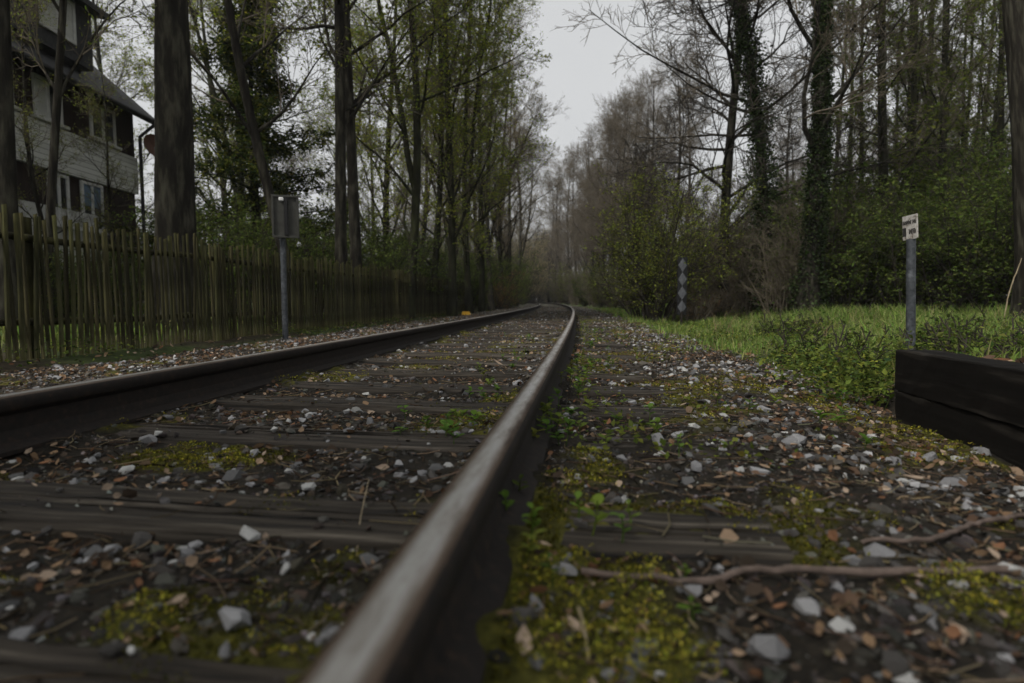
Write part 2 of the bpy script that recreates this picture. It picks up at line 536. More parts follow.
mk = moss_mask(X, Y)
bc = lerp((0.014, 0.012, 0.009), (0.030, 0.026, 0.020), fbm(X * 3, Y * 3, 3))
bc = lerp(bc, np.array((0.085, 0.082, 0.014)), mk * 0.85)
bc = lerp(bc, np.array((0.06, 0.075, 0.025)), sstep(1.3, 1.6, O) * sstep(4, 8, S))
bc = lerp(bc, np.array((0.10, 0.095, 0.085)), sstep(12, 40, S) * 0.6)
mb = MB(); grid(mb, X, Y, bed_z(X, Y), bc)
bed = tag(link('ballast_bed', mb.mesh('ballast_bed', M['soil'])), 'dark soil-filled ballast between and beside the rails', 'ballast', kind='structure')

# ------------------------------------------------------------------ rails
PROF = [(-.0625, .001), (-.0625, .014), (-.02, .030), (-.009, .06), (-.008, .105), (-.0335, .122), (-.0345, .150), (-.030, .160),
        (-.022, .1640), (-.008, .165), (.008, .165), (.022, .1640), (.030, .160), (.0345, .150), (.0335, .122), (.008, .105), (.009, .06), (.02, .030), (.0625, .014), (.0625, .001)]


def rail(o, label):
    sv = np.concatenate([np.arange(-5, 8, 0.25), np.arange(8, 60, 1.0), np.arange(60, 175, 2.5)])
    k = len(PROF)
    p = np.array(PROF)
    X, Y = TR(sv[:, None], o + p[None, :, 0])
    Z = np.broadcast_to(p[None, :, 1], X.shape)
    col = np.zeros((k, 3))
    for i, (x, z) in enumerate(PROF):
        ax = abs(x)
        col[i] = (0.36, 0.365, 0.37) if ax < .01 and z > .15 else (0.11, 0.084, 0.064) if ax < .025 and z > .15 else (0.075, 0.05, 0.036)  # paler middle stripe: bare worn steel with its sheen painted in
    V = np.stack([X, Y, Z], -1).reshape(-1, 3)
    i = np.arange(len(sv) - 1)[:, None] * k
    mb = MB()
    for j in range(k):
        j2 = (j + 1) % k
        q = np.stack(np.broadcast_arrays(i[:, 0] + j, i[:, 0] + k + j, i[:, 0] + k + j2, i[:, 0] + j2), -1)
        top = 7 <= j <= 11
        mb.L.append(q.ravel().astype(np.int32)); mb.C.append(np.full(len(q), 4, np.int32)); mb.M.append(np.full(len(q), 0 if top else 1, np.int32)); mb.S.append(np.full(len(q), 5 <= j <= 13, bool))
    mb.V.append(V.astype(np.float32)); mb.n = len(V)
    c = np.tile(col, (len(sv), 1))
    mb.K.append(np.concatenate([c, np.ones((len(c), 1))], 1).astype(np.float32))
    return tag(link('rail', mb.mesh('rail', [M['rail_head'], M['rust']])), label, 'rail', 'rails of the track')


rail(0.0, 'rusty steel rail with worn grey head beside the grass verge')
rail(-GAUGE, 'rusty steel rail with worn brown head on the picket fence side')

# ------------------------------------------------------------------ sleepers
rng = np.random.default_rng(5)


def sleeper_mesh(seed):
    r = np.random.default_rng(seed)
    nx = 30
    xs = np.linspace(-1.3, 1.3, nx)
    w = 0.108 + r.normal(0, 0.004)
    prof = [(-w, -.14), (-w - .004, -.03), (-w + .006, -.008), (-w + .02, 0)]
    gx = sorted(r.uniform(-0.07, 0.07, 2))
    if gx[1] - gx[0] < .03: gx[1] = gx[0] + .035
    for g in gx:
        prof += [(g - .007, 0.0), (g, -.024 - .014 * r.random()), (g + .007, -.002)]
    prof += [(w - .02, 0), (w - .006, -.008), (w + .004, -.03), (w, -.14)]
    k = len(prof); V = []
    ph = r.random(4) * 6
    for i, x in enumerate(xs):
        for j, (y, z) in enumerate(prof):
            dz = 0.004 * math.sin(x * 2.1 + ph[0]) + r.normal(0, .0016)
            dy = 0.006 * math.sin(x * 1.3 + ph[1]) + r.normal(0, .0016)
            xe = x
            if i in (0, nx - 1): xe = x + r.normal(0, .008)
            V.append((xe, y + dy, z + dz))
    V = np.array(V)
    Q = []
    for i in range(nx - 1):
        for j in range(k - 1):
            Q.append((i * k + j, (i + 1) * k + j, (i + 1) * k + j + 1, i * k + j + 1))
    mb = MB(); t = 0.75 + 0.6 * r.random()
    mb.add(V, Q, 0, (t, t, t * (0.94 + .1 * r.random())), False)
    mb.add(V[:k], [list(range(k))], 0, (t, t, t), False); mb.add(V[-k:], [list(range(k))[::-1]], 0, (t, t, t), False)
    return mb.mesh('sleeper', M['sleeper'])


SLP = [sleeper_mesh(i) for i in range(7)]
SL_S = [-0.02, 0.55, 1.13, 1.80, 2.38, 2.90, 3.48, 4.05, 4.63]
SL_S = [-2.3, -1.73, -1.16, -0.59] + SL_S + [4.63 + .575 * k for k in range(1, 62)]
for q, s in enumerate(SL_S):
    x, y = TR(s, -0.751)
    dep = 0.0 if s < 9 else -0.008 - 0.022 * min(1, (s - 9) / 12) * rng.random()
    o = link('sleeper', SLP[q % 7], loc=(float(x) + rng.normal(0, .012), float(y), dep + rng.normal(0, .003)), rot=(rng.normal(0, .006), rng.normal(0, .003), s / R0 + rng.normal(0, .006) + (math.pi if q % 3 == 1 else 0)))
    tag(o, 'weathered dark timber sleeper lying across under both rails', 'sleeper', 'timber sleepers under the track')

# ------------------------------------------------------------------ dark edging wall of the raised bank
wall = tag(link('edging_wall', None, loc=(WALL_X, WALL_Y1, 0)), 'low black tarred timber wall holding the gravel bank', 'wall')
def rough_beam(seed, length, w, h):
    r = np.random.default_rng(seed); n_ = 40
    pr = np.array([(-w / 2, -h / 2), (-w / 2 - .002, 0), (-w / 2, h / 2 - .005), (-w / 2 + .006, h / 2), (0, h / 2 + .001), (w / 2 - .006, h / 2), (w / 2, h / 2 - .005), (w / 2, -h / 2)])
    yy = np.linspace(0, -length, n_); V = []
    for i, y_ in enumerate(yy):
        for (a_, c_) in pr:
            V.append((a_ + .003 * math.sin(y_ * 2.3 + seed) + r.normal(0, .0015), y_ + (r.normal(0, .008) if i in (0, n_ - 1) else 0), c_ + .001 * math.sin(y_ * 1.7 + seed * 2) + r.normal(0, .0014)))
    k_ = len(pr); V = np.array(V)
    mb = MB(); mb.add(V, [(i * k_ + j, i * k_ + (j + 1) % k_, (i + 1) * k_ + (j + 1) % k_, (i + 1) * k_ + j) for i in range(n_ - 1) for j in range(k_)], 0, smooth=False)
    mb.add(V[:k_], [list(range(k_))[::-1]], 0, smooth=False); mb.add(V[-k_:], [list(range(k_))], 0, smooth=False)
    return mb.mesh('beam', M['wall_dark'])


for c in range(3):
    for q, (y0, ln_) in enumerate(((-.01 * c, 2.6), (-2.63, 2.9))):
        link('beam', rough_beam(c * 3 + q, ln_, .15, .168), wall, (.075 + .002 * c, y0, WALL_TOP - .085 - c * .17))

# ------------------------------------------------------------------ picket fence
FS0, FS1, FH = 1.2, 36.0, 1.17


def fence_pt(s):
    o = -1.502 - 2.78 - 0.0004 * np.maximum(np.asarray(s) - 8, 0) ** 2
    return TR(s, o)


fx, fy = fence_pt(6.0)
fence = tag(link('picket_fence', None, loc=(float(fx), float(fy), float(ground_z(fx, fy)))), 'long mossy wooden picket fence of narrow split pales', 'fence')
FO = Vector(fence.location)


def picket_mesh(seed):
    r = np.random.default_rng(seed)
    n = 7; zz = np.linspace(-.12, FH + r.normal(0, .02), n)
    w = .019 + r.normal(0, .0025); d = .02
    pr = np.array([(-w, 0), (-w * .72, -d * .8), (0, -d * 1.15), (w * .72, -d * .8), (w, 0)])   # half round pale
    V = []
    bx, by = r.normal(0, .006), r.normal(0, .006)
    for i, z in enumerate(zz):
        k = 1 - .12 * (i / n); ox = bx * math.sin(z * 2.2); oy = by * math.sin(z * 1.7)
        for j, (x, y) in enumerate(pr):
            V.append((x * k + ox + r.normal(0, .0012), y * k + oy, z + (.012 * (1 - abs(x) / w) if i == n - 1 else 0)))
    k = 5; Q = [(i * k + j, i * k + (j + 1) % k, (i + 1) * k + (j + 1) % k, (i + 1) * k + j) for i in range(n - 1) for j in range(k)]
    mb = MB(); t = 0.55 + 1.0 * r.random()
    mb.add(V, Q, 0, (t, t * (.92 + .14 * r.random()), t * .9), False); mb.add(V[-5:], [[0, 1, 2, 3, 4]], 0, (t, t, t), False)
    return mb.mesh('picket', M['fence'])


PK = [picket_mesh(100 + i) for i in range(16)]
rng = np.random.default_rng(8)
ss = []; s = FS0
while s < FS1:
    ss.append(s); s += 0.060 + rng.normal(0, .004)
late = MB()
k_first = next(i for i, s in enumerate(ss) if s > 3.0)
for q, s in enumerate(ss):
    x, y = fence_pt(s); z = float(ground_z(x, y))
    x2, y2 = fence_pt(s + .05); a = math.atan2(float(y2 - y), float(x2 - x))
    rot = Matrix.Rotation(a, 4, 'Z') @ Matrix.Rotation(rng.normal(0, .018) + (rng.normal(0, .018) if s < 5 else 0), 4, 'Y') @ Matrix.Rotation(rng.normal(0, .015), 4, 'X')
    sc = 1 + rng.normal(0, .02) + 0.05 * (vnoise(s * .7, 3.3) - .5)
    if k_first <= q < k_first + 300:
        o = link('picket', PK[int(rng.integers(16))], fence)
        o.matrix_local = Matrix.Translation((float(x) - FO.x, float(y) - FO.y, z - FO.z)) @ rot @ Matrix.Diagonal((1, 1, sc, 1))
    else:
        me = PK[int(rng.integers(16))]
        co = np.empty(len(me.vertices) * 3, np.float32); me.vertices.foreach_get('co', co); co = co.reshape(-1, 3)
        mt = np.array(Matrix.Translation((float(x) - FO.x, float(y) - FO.y, z - FO.z)) @ rot)
        late.add(co @ mt[:3, :3].T + mt[:3, 3], [list(p.vertices) for p in me.polygons if len(p.vertices) == 4], 0, (1, 1, 1), False)
tag(link('far_pickets', late.mesh('far_pickets', M['fence']), fence), kind='stuff')
for z in (.30, .98):
    for s in np.arange(FS0, FS1 - .5, 2.5):
        pts = []
        for t in np.linspace(s, min(s + 2.5, FS1), 4):
            x, y = fence_pt(t); pts.append((float(x) - FO.x - .045, float(y) - FO.y, float(ground_z(x, y)) - FO.z + z))
        mb = MB(); tubes(mb, [pts], [[.032] * 4], 6, 0, (.6, .6, .55), True)
        link('fence_rail', mb.mesh('fence_rail', M['fence']), fence)
for s in np.arange(FS0 + .6, FS1, 2.5):
    x, y = fence_pt(s); zb = float(ground_z(x, y)) - FO.z
    p = np.array([(float(x) - FO.x - .12, float(y) - FO.y, zb - .3), (float(x) - FO.x - .12, float(y) - FO.y, zb + .5), (float(x) - FO.x - .12, float(y) - FO.y, zb + 1.16)])
    mb = MB(); tubes(mb, [p], [[.055, .052, .048]], 8, 0, (.6, .6, .5), True)
    link('fence_post', mb.mesh('fence_post', M['fence']), fence)

# ------------------------------------------------------------------ signs
def pole(mb, r0, r1, z0, z1, sides=12, lean=(0, 0), n=2):
    P = np.array([[(lean[0] * t, lean[1] * t, z0 + (z1 - z0) * t) for t in np.linspace(0, 1, n)]])
    tubes(mb, P, np.linspace(r0, r1, n)[None, :], sides, 0, (1, 1, 1), True)


# grey sign seen from behind, by the fence
x, y = at(285, 7.5); z = float(ground_z(x, y))
sg = tag(link('sign', None, loc=(x, y, z + .09), rot=(0, 0, YAW + .30)), 'grey sign seen from behind on a steel pole before the picket fence', 'sign')
mb = MB(); pole(mb, .036, .036, -.3, 1.80); link('pole', mb.mesh('pole', M['galv']), sg)
mb = MB(); box(mb, -.115, .205, -.075, -.060, 1.30, 1.83, bev=.004)
pl = link('sign_plate', mb.mesh('sign_plate', M['signback']), sg)
for (x0, x1, z0, z1) in ((-.115, .205, 1.805, 1.83), (-.115, .205, 1.30, 1.325), (-.115, -.09, 1.3255, 1.8045), (.18, .205, 1.3255, 1.8045)):
    mb = MB(); box(mb, x0, x1, -.10, -.0755, z0, z1, bev=.003); link('flange', mb.mesh('flange', M['signback']), pl)
mb = MB(); box(mb, .03, .075, -.112, -.0755, 1.33, 1.80, bev=.004); link('channel', mb.mesh('channel', M['black']), pl)
for zc in (1.40, 1.72):
    mb = MB(); box(mb, -.06, .06, -.059, .045, zc - .02, zc + .02, bev=.006); link('clamp', mb.mesh('clamp', M['galv']), sg)
mb = MB(); box(mb, -.028, .028, -.118, -.0757, 1.755, 1.80, bev=.008); link('bracket', mb.mesh('bracket', M['frame']), sg)

# four diamonds board
x, y = at(681.5, 12.6); z = float(ground_z(x, y))
dg = tag(link('diamond_sign', None, loc=(x, y, z), rot=(0, 0, YAW)), 'black upright board with four grey diamonds on a short post', 'sign')
mb = MB(); pole(mb, .03, .028, -.3, .32, 10); link('post', mb.mesh('post', M['rust']), dg)
DH = .300
mb = MB(); box(mb, -.105, .105, .0, .018, .24, .25 + 4 * DH + .03, bev=.004)
bd = link('board', mb.mesh('board', M['black']), dg)
for k in range(4):
    zc = .26 + DH * (k + .5); w = .092; h = DH * .49
    mb = MB()
    V = [(0, -.0105, zc + h), (w, -.0045, zc), (0, -.0105, zc - h), (-w, -.0045, zc), (0, -.016, zc), (0, -.001, zc + h), (w, -.001, zc), (0, -.001, zc - h), (-w, -.001, zc)]
    mb.add(V, [(0, 4, 1), (1, 4, 2), (2, 4, 3), (3, 4, 0)], 0, smooth=False)
    mb.add(V, [(0, 1, 6, 5), (1, 2, 7, 6), (2, 3, 8, 7), (3, 0, 5, 8)], 0, smooth=False)
    link('diamond', mb.mesh('diamond', M['diamond']), bd)

# galvanised post with a worn white plate
x, y = at(913, 4.4); z = float(ground_z(x, y))
mp_ = tag(link('marker_post', None, loc=(x, y, z), rot=(0, -.045, YAW)), 'galvanised tube post carrying a small worn white plate', 'post')
mb = MB(); pole(mb, .032, .031, -.4, .895 - z, 14, n=5); link('tube', mb.mesh('tube', M['galv']), mp_)
pz = 1.08 - z
plate = link('plate', None, mp_, (0, -.048, 0), (0, 0, -.62))
mb = MB(); box(mb, -.080, .076, -.004, .004, -.098, .082, bev=.002)
plate = link('plate', mb.mesh('plate', M['white_plate']), mp_, (-.008, -.004, pz - .09), (0, -.03, -1.40 - YAW)) if bpy.data.objects.remove(plate) is None else None
def strokes(items):
    for (x0, x1, z0, z1) in items:
        mb = MB(); box(mb, x0, x1, -.0065, -.0042, .08 + z0, .08 + z1); link('lettering', mb.mesh('lettering', M['ink']), plate)
rs = np.random.default_rng(3)
def glyphs(x0, x1, z0, z1, n_):
    w_ = (x1 - x0) / n_; t_ = w_ * .28; it = []
    for q in range(n_):
        a_ = x0 + q * w_; e_ = a_ + w_ * .8
        it.append((a_, a_ + t_, z0, z1))
        if rs.random() < .6: it.append((e_ - t_, e_, z0 + (z1 - z0) * .3 * rs.random(), z1 - (z1 - z0) * .3 * rs.random()))
        zc_ = z0 + (z1 - z0) * rs.choice([.0, .45, .82]); it.append((a_ + t_ + .0003, e_ - t_ - .0003, zc_, zc_ + (z1 - z0) * .18))
    return it
strokes(glyphs(-.072, .070, -.066, -.034, 7) + glyphs(-.01, .064, -.138, -.100, 3) + [(-.074, -.040, -.150, -.086)])
mb = MB(); box(mb, -.012, .012, .0045, .022, -.02 + .895 - z, pz - .03, bev=.003); link('bracket', mb.mesh('bracket', M['galv']), mp_, (0, 0, 0), (0, 0, -1.40 - YAW))

# yellow marker on the shoulder
x, y = at(466, 19.5); z = float(surf_z(x, y))
ym = tag(link('yellow_marker', None, loc=(x, y, z), rot=(0, 0, YAW + .1)), 'small bright yellow marker block lying on the ballast shoulder', 'marker')
bm = bmesh.new(); bmesh.ops.create_cube(bm, size=1)
for v in bm.verts:
    v.co = (v.co.x * (.30 if v.co.z < 0 else .24), v.co.y * (.16 if v.co.z < 0 else .10), v.co.z * .12 + .06)
bmesh.ops.bevel(bm, geom=list(bm.edges), offset=.012, segments=2, affect='EDGES')
mb = MB(); add_bm(mb, bm); link('block', mb.mesh('block', M['yellow']), ym)
mb = MB(); box(mb, .10, .165, -.03, .03, .02, .06, bev=.006); link('end_lug', mb.mesh('end_lug', M['frame']), ym)

# ------------------------------------------------------------------ house behind the fence
HK0 = (500 - 512) / F
hd = 16.0; hc = (143 - 512) / F * hd
hx, hy = at(143, hd)
ux, uy = (HK0 * math.cos(YAW) - math.sin(YAW), HK0 * math.sin(YAW) + math.cos(YAW))
hang = math.atan2(uy, ux) - math.pi / 2          # local +Y runs along the facade away from the camera, +X towards the track
hz = float(ground_z(hx, hy))
house = tag(link('house', None, loc=(hx, hy, hz), rot=(0, 0, hang)), 'white brick house with dark roof and dormer behind the picket fence', 'house')


def fac(px, py):
    """facade coordinates (distance back from the far corner, height) of a picture point"""
    k = (px - 512) / F
    t = (hd * k - hc) / (k - HK0)
    d = hd - t
    return -t * math.hypot(HK0, 1), CZ + (300 - py) * d / F - hz


def hpart(name, x0, x1, y0, y1, z0, z1, mat, parent=None, bev=0.0):
    mb = MB(); box(mb, x0, x1, y0, y1, z0, z1, bev=bev)
    return link(name, mb.mesh(name, mat), parent or house)


LEN = 11.0
EAVE = fac(143, 122)[1]
zw0 = fac(100, 184)[1]; zw1 = fac(100, 145)[1]
hpart('wall', -8, 0, -LEN, 0, -.5, 1.45, M['render'])
hpart('wall', -7.99, -.06, -LEN + .01, -.01, 1.4501, zw0, M['brown'])
hpart('wall', -8, .04, -LEN, .0, zw0 + .0005, zw1, M['brick'])
hpart('wall', -7.99, -.02, -LEN + .01, -.01, zw1 + .0005, EAVE + .25, M['brown'])
hpart('plaster_panel', -.0595, -.01, -LEN + .02, fac(104, 210)[0], 1.4505, fac(60, 208)[1], M['render'])


def window(px0, px1, zb, zt, glass='glass', mull=1, x=0.0, blind=None, par=None):
    y0 = fac(px0, 150)[0]; y1 = fac(px1, 150)[0]
    w = link('window', None, par or house)
    fw = .07
    for (a, b_, c, d_) in ((y0, y1, zb, zb + fw), (y0, y1, zt - fw, zt), (y0, y0 + fw, zb + fw + .0005, zt - fw - .0005), (y1 - fw, y1, zb + fw + .0005, zt - fw - .0005)):
        hpart('frame', x - .01, x + .05, a, b_, c, d_, M['frame'], w, .006)
    for q in range(mull):
        ym_ = y0 + (y1 - y0) * (q + 1) / (mull + 1)
        hpart('frame', x - .01, x + .045, ym_ - fw / 2, ym_ + fw / 2, zb + fw + .0005, zt - fw - .0005, M['frame'], w, .006)
    hpart('pane', x - .008, x + .012, y0 + fw * .5, y1 - fw * .5, zb + fw * .5, zt - fw * .5, M[glass], w)
    hpart('sill', x - .02, x + .14, y0 - .08, y1 + .08, zb - .07, zb - .002, M['frame'], w, .01)
    if blind:
        hpart('blind', x + .014, x + .022, y0 + fw, y1 - fw, zt - (zt - zb) * blind, zt - fw, M['curtain_or_sky_pane'], w)
    return w


zt1 = EAVE - .12; zb1 = zw1 + .09
window(100, 124, zb1, zt1, x=-.02)
w2 = window(46, 73, zb1, zt1, x=-.02)
hpart('curtain_or_sky_pane', -.0075, -.002, fac(48, 150)[0], fac(60, 150)[0], zb1 + .08, zt1 - .08, M['render'], w2)  # white sheet over part of the pane, painting in reflected sky
window(4, 26, zb1, zt1, x=-.02)
zt2 = zw0 - .04; zb2 = fac(100, 232)[1]
window(88, 109, zb2, zt2, x=-.03, blind=.5)
window(56, 76, zb2, zt2, x=-.03)
window(10, 24, zb2, zt2, x=-.03)
# roof: two slopes, gutter, downpipe
def slab(name, pts, th, mat, parent=None):
    V = [p for p in pts] + [(p[0], p[1], p[2] - th) for p in pts]
    mb = MB(); mb.add(V, [(0, 1, 2, 3), (7, 6, 5, 4), (0, 4, 5, 1), (1, 5, 6, 2), (2, 6, 7, 3), (3, 7, 4, 0)], 0, smooth=False)
    return link(name, mb.mesh(name, mat), parent or house)


RZ = EAVE + 3.9
roof = slab('roof', [(.45, -LEN - .3, EAVE - .02), (.45, .35, EAVE - .02), (-4, .35, RZ), (-4, -LEN - .3, RZ)], .16, M['slate'])
slab('roof', [(-4.001, -LEN - .3, RZ), (-4.001, .35, RZ), (-8.45, .35, EAVE - .02), (-8.45, -LEN - .3, EAVE - .02)], .16, M['slate'])
V = [(-.03, -.012, EAVE - .2), (-7.9, -.012, EAVE - .2), (-4, -.012, RZ - .2), (-.03, -.2, EAVE - .2), (-7.9, -.2, EAVE - .2), (-4, -.2, RZ - .2)]
mb = MB(); mb.add(V, [(0, 1, 2), (3, 5, 4)], 0, smooth=False); mb.add(V, [(0, 2, 5, 3), (1, 4, 5, 2), (0, 3, 4, 1)], 0, smooth=False)
link('gable', mb.mesh('gable', M['brown']), house)
mb = MB(); tubes(mb, [[(.52, -LEN - .3, EAVE - .12), (.52, .35, EAVE - .12)]], [[.06, .06]], 8, 0, (1, 1, 1), True); link('gutter', mb.mesh('gutter', M['slate']), roof)
mb = MB(); tubes(mb, [[(.5, .12, EAVE - .14), (.1, .06, EAVE - .5), (.1, .06, -.3)]], [[.045] * 3], 8, 0, (1, 1, 1), True); link('downpipe', mb.mesh('downpipe', M['slate']), house)
for yy in np.arange(-LEN, .3, .33):
    pass
# dormer
dy1, dzb = fac(101, 79); dy0 = fac(8, 79)[0]; dzt = fac(101, 22)[1]
dorm = hpart('dormer', -2.8, .12, dy0, dy1, dzb, dzt, M['slate'])
slab('dormer_roof', [(.42, dy0 - .25, dzt + .02), (.42, dy1 + .25, dzt + .02), (-3.2, dy1 + .25, dzt + .75), (-3.2, dy0 - .25, dzt + .75)], .14, M['slate'], dorm)
wy0, wy1 = fac(50, 40)[0], fac(84, 40)[0]
wnd = link('window', None, house)
zb, zt = dzb + .35, dzt - .12
for (a, b_, c, d_) in ((wy0, wy1, zb, zb + .07), (wy0, wy1, zt - .07, zt), (wy0, wy0 + .07, zb + .0705, zt - .0705), (wy1 - .07, wy1, zb + .0705, zt - .0705), ((wy0 + wy1) / 2 - .04, (wy0 + wy1) / 2 + .04, zb + .0705, zt - .0705)):
    hpart('frame', .1205, .17, a, b_, c, d_, M['frame'], wnd, .006)
hpart('pane', .1205, .140, wy0 + .03, wy1 - .03, zb + .03, zt - .03, M['glass'], wnd)
hpart('curtain_or_sky_pane', .1405, .146, wy0 + .08, wy1 - .08, zb + .08, zt - .08, M['render'], wnd)  # white sheet before the glass stands for the sky's reflection
# satellite dish at the corner
mb = MB(); rr = np.linspace(.02, .34, 5); tt = np.arange(16) / 16 * 2 * math.pi
V = np.array([(0.9 * r * r, r * math.cos(t), r * math.sin(t)) for r in rr for t in tt]); V2 = V - np.array([.012, 0, 0])
Q = [(i * 16 + j, i * 16 + (j + 1) % 16, (i + 1) * 16 + (j + 1) % 16, (i + 1) * 16 + j) for i in range(4) for j in range(16)]
mb.add(V, Q, 0); mb.add(V2, [q[::-1] for q in Q], 0)
zd = fac(150, 152)[1]
dish = link('satellite_dish', mb.mesh('satellite_dish', M['dish']), house, (.38, .22, zd), (0, -.3, -.5))
mb = MB(); tubes(mb, [[(-.01, 0, 0), (-.3, -.05, -.12)]], [[.02, .02]], 6, 0, (1, 1, 1), True); tubes(mb, [[(.08, 0, -.30), (.30, 0, -.05)]], [[.012, .012]], 6, 0, (1, 1, 1), True)
link('bracket', mb.mesh('bracket', M['slate']), dish)

# ------------------------------------------------------------------ trees and shrubs
LG = dict(
    spring=[(0.225, 0.275, 0.04), (0.16, 0.21, 0.032), (0.285, 0.30, 0.05)],
    dark=[(0.035, 0.055, 0.016), (0.05, 0.072, 0.02), (0.026, 0.042, 0.014)],
    mid=[(0.095, 0.13, 0.03), (0.125, 0.16, 0.038), (0.06, 0.09, 0.022)],
    vivid=[(0.21, 0.235, 0.045), (0.16, 0.19, 0.035), (0.11, 0.13, 0.03)],
    bright=[(0.15, 0.175, 0.035), (0.12, 0.15, 0.03), (0.085, 0.115, 0.026)],
    ivy=[(0.035, 0.052, 0.020), (0.055, 0.075, 0.03), (0.022, 0.034, 0.014)],
    bud=[(0.19, 0.145, 0.065), (0.16, 0.12, 0.06), (0.19, 0.185, 0.06)],
    rusty=[(0.24, 0.145, 0.07), (0.18, 0.105, 0.055), (0.14, 0.125, 0.04)],
    conifer=[(0.030, 0.046, 0.016), (0.042, 0.06, 0.018), (0.12, 0.13, 0.024)],  # last tone paints in the sunlit yellow-green leaves
    pale=[(0.48, 0.39, 0.27), (0.40, 0.34, 0.20), (0.30, 0.30, 0.11)],
)


def trunk_line(rng, H, sway, n=14, lean=(0, 0)):
    z = np.linspace(0, H, n)
    ph = rng.random(4) * 6.28
    x = sway * (np.sin(z / H * 5 + ph[0]) - math.sin(ph[0])) + lean[0] * z / H
    y = sway * (np.sin(z / H * 4 + ph[1]) - math.sin(ph[1])) + lean[1] * z / H
    z = z.copy(); z[0] = -0.35
    return np.stack([x, y, z], -1)[None]


def make_tree(seed, H=15, r0=.16, sway=.25, lean=(0, 0), fork=0, limbs=22, t0=.16, L1=3.6, ang=1.0, up=.25, l2=8, l3=6, l4=4, leaf=None, nleaf=2, lsize=.06, bark='bark', twig='twig', ivy=0, ivyr=.22, flare=1.5, tw=.0035, curl=.04):
    rng = np.random.default_rng(seed)
    tm, cm = MB(), MB()
    P = trunk_line(rng, H, sway, lean=lean)
    fr = np.linspace(0, 1, P.shape[1])
    R = (r0 * (1 - .86 * fr ** 1.1))[None]
    R[0, 0] *= flare; R[0, 1] *= 1.04
    stems = [(P, R)]
    for f in range(fork):
        t = .12 + .12 * rng.random()
        c, cr = grow(rng, P, R, 1, t, t + .02, .32, H * .72, 12, .25, .05, .78, .02, .05, .05)
        stems.append((c, cr))
    for p, r in stems:
        if r0 > .2:
            tt_ = np.linspace(0, 1, 90); t1_ = np.linspace(0, 1, p.shape[1]); sd_ = 40
            pp = np.stack([np.interp(tt_, t1_, p[0, :, q]) for q in range(3)], 1); rr_ = np.interp(tt_, t1_, r[0])
            th_ = np.arange(sd_) / sd_ * 2 * math.pi
            cx, cy = np.cos(th_)[None, :] * 3, np.sin(th_)[None, :] * 3
            zz_ = pp[:, 2:3]
            ridge = np.abs(fbm(cx * 4 + .25 * zz_ + 50, cy * 4 + .6 * zz_ + 50, 3) - .5) * 2
            lump = fbm(cx * .5 + 9, cy * .5 + zz_ * .7, 2) - .5
            but = 1 + .35 * np.exp(-np.maximum(zz_, 0) / .35) * (.6 + .8 * vnoise(cx * .6 + 20, cy * .6 + 20 + 0 * zz_))
            rad_ = rr_[:, None] * (1 + .16 * lump - .09 * ridge) * but
            V = np.stack([pp[:, 0:1] + np.cos(th_)[None, :] * rad_, pp[:, 1:2] + np.sin(th_)[None, :] * rad_, zz_ + 0 * rad_], -1).reshape(-1, 3)
            i_ = np.arange(89)[:, None] * sd_; j_ = np.arange(sd_)[None, :]; j2_ = (j_ + 1) % sd_
            tm.add(V, np.stack([i_ + j_, i_ + j2_, i_ + sd_ + j2_, i_ + sd_ + j_], -1).reshape(-1, 4), 0)
        else:
            tubes(tm, p, r, 12, 0)
    L1P, L1R = [], []
    for p, r in stems:
        a, b = grow(rng, p, r, max(4, limbs // len(stems)), t0, .97, ang, lambda t: L1 * (1.05 - .75 * t), 7, up, .13, .42, .008, curl)
        tubes(tm, a, b, 6, 0); L1P.append(a); L1R.append(b)
    A = np.concatenate(L1P); AR = np.concatenate(L1R)
    B, BR = grow(rng, A, AR, l2, .18, .98, .75, L1 * .42, 5, .12, .15, .55, .005, .03)
    tubes(cm, B, BR, 4, 0)
    Cc, CR = grow(rng, B, BR, l3, .15, 1.0, .7, L1 * .2, 4, .08, .16, .6, tw, .02)
    tubes(cm, Cc, CR, 3, 0)
    tips = Cc
    if l4:
        D, DR = grow(rng, Cc, CR, l4, .2, 1.0, .7, L1 * .085, 3, .05, .15, .7, tw * .8, 0)
        tubes(cm, D, DR, 3, 0); tips = D
    if leaf:
        pos = along(rng, tips, nleaf, .3, 1.0, .03)
        leaves(cm, rng, pos, np.full(len(pos), lsize), 1, pick(rng, len(pos), LG[leaf]), .4)
    out = dict(trunk=tm.mesh('trunk', M[bark]), crown=cm.mesh('crown', [M[twig], M['leaf']]))
    if ivy:
        im = MB()
        k = 12000
        zt = rng.random(k) ** .8 * ivy
        i = np.interp(zt, P[0, :, 2], np.arange(P.shape[1])); ii = np.clip(i.astype(int), 0, P.shape[1] - 2); w = (i - ii)[:, None]
        c = P[0, ii] * (1 - w) + P[0, ii + 1] * w
        rad = R[0, ii] + np.abs(rng.normal(0, ivyr * .5, k)) * (1.1 - .6 * zt / ivy) * (.4 + 1.2 * vnoise(zt * 1.3, np.zeros(k) + seed))
        th = rng.random(k) * 6.283
        pos = c + np.stack([np.cos(th) * rad, np.sin(th) * rad, rng.normal(0, .05, k)], 1)
        leaves(im, rng, pos, np.full(k, .065), 0, pick(rng, k, LG['ivy'], .35), .2, .85, .3)
        out['ivy'] = im.mesh('ivy', M['leaf'])
    return out


